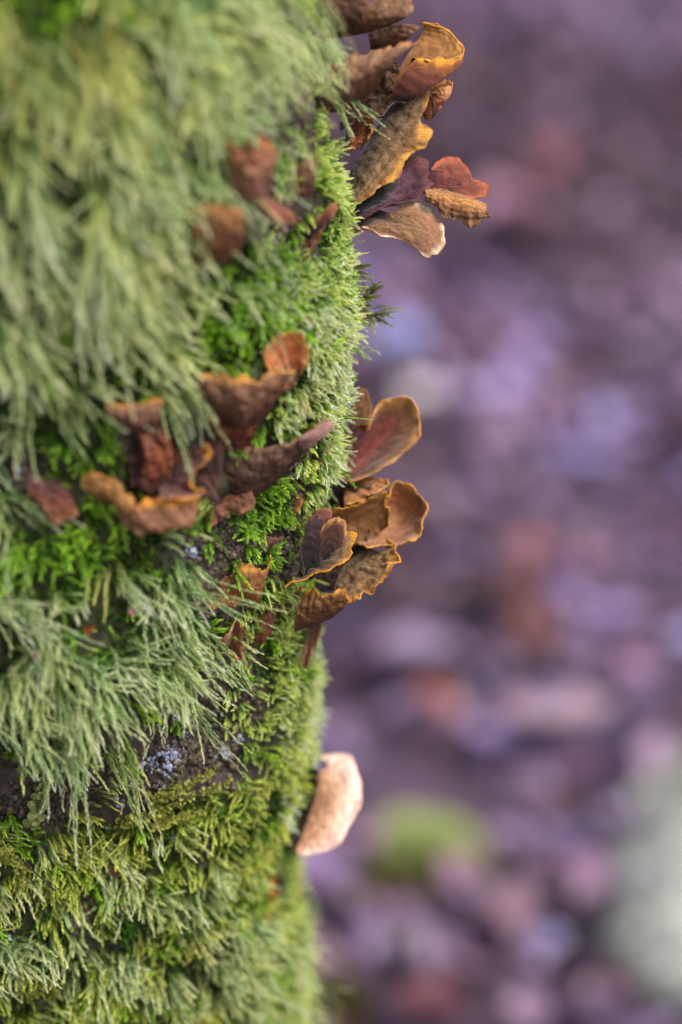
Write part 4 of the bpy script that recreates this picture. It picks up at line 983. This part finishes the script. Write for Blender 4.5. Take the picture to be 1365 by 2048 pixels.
# crumbs of bark and dark granules in the bare hollows
vv_, ff_, cc_ = [], [], []; k = 0
for x, y, rx, ry, n in [(400, 1490, 120, 80, 420), (470, 1400, 60, 60, 140), (280, 1570, 90, 40, 200), (80, 1610, 110, 40, 260), (590, 1010, 40, 90, 220), (560, 1110, 80, 45, 240), (440, 1090, 70, 50, 160), (430, 1210, 50, 60, 150),
                        (560, 460, 60, 50, 120), (60, 960, 60, 60, 160), (330, 890, 70, 60, 120), (150, 1830, 60, 50, 160), (430, 1690, 60, 40, 120), (590, 190, 60, 120, 160)]:
    for _ in range(n):
        qx, qy = x + rng.normal(0, rx * .5), y + rng.normal(0, ry * .5)
        ee = surf_e(qx, qy)
        if ee is None: continue
        c = [rgb(44, 36, 34), rgb(70, 58, 50), rgb(92, 78, 72), rgb(66, 72, 40), rgb(104, 84, 70)][rng.integers(0, 5)]
        blob(P3(qx, qy, ee + rng.uniform(-2, 5)), rng.uniform(2.5, 8) * MPX, c, k); k += 1
o = mesh_np('bark_crumbs', np.concatenate(vv_), np.concatenate(ff_), M_BARK, np.concatenate(cc_), trunk)
tag(o, kind='stuff')

# liverwort frond with two rows of rounded leaflets
def frond(name, path, r, n, label, cb, ct, ls=1.0):
    pts = catmull(path, n)
    base = P3_arr(pts)
    tg = norm(np.gradient(base, axis=0))
    toc = norm(CAM - base)
    sd = norm(np.cross(tg, toc))
    root = bpy.data.objects.new(name, None); COL.objects.link(root)
    tag(root, label, 'liverwort')
    tube('stem', base, .00045, M_MOSS, cb, root)
    vv, cc = [], []
    for i in range(n):
        for s_ in (-1, 1, -1, 1):
            L = r * MPX * rng.uniform(.6, 1.25) * (1 - .4 * i / n)
            dvec = norm(sd[i] * s_ + tg[i] * rng.uniform(.2, .9) + toc[i] * rng.uniform(-.1, .9))
            wv = norm(np.cross(dvec, toc[i] + rng.normal(0, .4, 3))) * L * .42
            p = base[i] + rng.normal(0, 3.5, 3) * MPX
            up = np.cross(wv, dvec); up = norm(up) * L * .12
            vv.append([p, p + dvec * L * .45 - wv + up, p + dvec * L * .85 - wv * .7, p + dvec * L, p + dvec * L * .85 + wv * .7, p + dvec * L * .45 + wv + up])
            c = cb + (ct - cb) * rng.random()
            cc.append(np.tile(c * rng.uniform(.8, 1.2), (6, 1)))
    vv = np.array(vv).reshape(-1, 3)
    o = mesh_np('leaflets', vv, np.arange(len(vv)).reshape(-1, 6), M_MOSS, np.concatenate(cc), root)
    o['kind'] = 'stuff'
es = lambda x, y, d: (surf_e(x, y) or -60) + d
for path, lab in [([(235, 1650, es(235, 1650, 30)), (300, 1632, es(300, 1632, 44)), (370, 1600, es(370, 1600, 50)), (462, 1562, es(462, 1562, 44))], 'long olive yellow liverwort frond rising right under the lilac lichen'),
                  ([(300, 1655, es(300, 1655, 30)), (350, 1640, es(350, 1640, 40)), (400, 1625, es(400, 1625, 40))], 'short olive liverwort frond under the long one'),
                  ([(300, 1600, es(300, 1600, 30)), (350, 1585, es(350, 1585, 40)), (430, 1540, es(430, 1540, 40))], 'pale tipped liverwort frond above the long one'),
                  ([(0, 1690, es(5, 1690, 40)), (30, 1720, es(30, 1720, 50)), (50, 1770, es(50, 1770, 50))], 'mustard liverwort frond at the lower left picture edge'),
                  ([(60, 1990, es(60, 1990, 40)), (90, 1975, es(90, 1975, 50)), (110, 1950, es(110, 1950, 50))], 'mustard liverwort frond near the bottom left corner')]:
    frond('liverwort_frond', path, 11, 44, lab, rgb(84, 84, 24), rgb(176, 180, 84))
frond('liverwort_frond', [(60, 1655, es(60, 1655, 36)), (75, 1620, es(75, 1620, 44)), (90, 1560, es(90, 1560, 50))], 20, 16, 'pale green sprig with rounded leaves standing before the brown bark at left', rgb(120, 130, 60), rgb(206, 220, 140))

# torn reddish scraps caught in the moss
for i, (x, y, c, lab) in enumerate([(70, 1315, (150, 76, 46), 'rust red leaf scrap caught in moss at the left edge'), (180, 1262, (156, 84, 52), 'orange brown leaf scrap caught among pale shoots'), (272, 1222, (160, 110, 112), 'pink bud like scrap in the pale shoots'),
                                    (245, 1620, (150, 118, 116), 'mauve brown bark scrap at the foot of the hanging shoots'), (30, 1345, (170, 140, 120), 'beige leaf scrap near the left edge'), (230, 1745, (120, 84, 60), 'brown scrap in the lower moss'), (610, 640, (120, 74, 50), 'tiny brown scrap in the lime moss')]):
    v = leaf_arrays(1, np.array([.0045]), 50 + i)[0] @ rotm(np.array([1.4 + i]), np.array([1.2]), np.array([.4 * i]))[0].T
    o = mesh_np('leaf_scrap', v + P3(x, y, es(x, y, 45)), LQ, M_UNDER, np.tile(rgb(*c), (21, 1)))
    tag(o, lab, 'leaf scrap', 'leaf scraps caught in the moss')
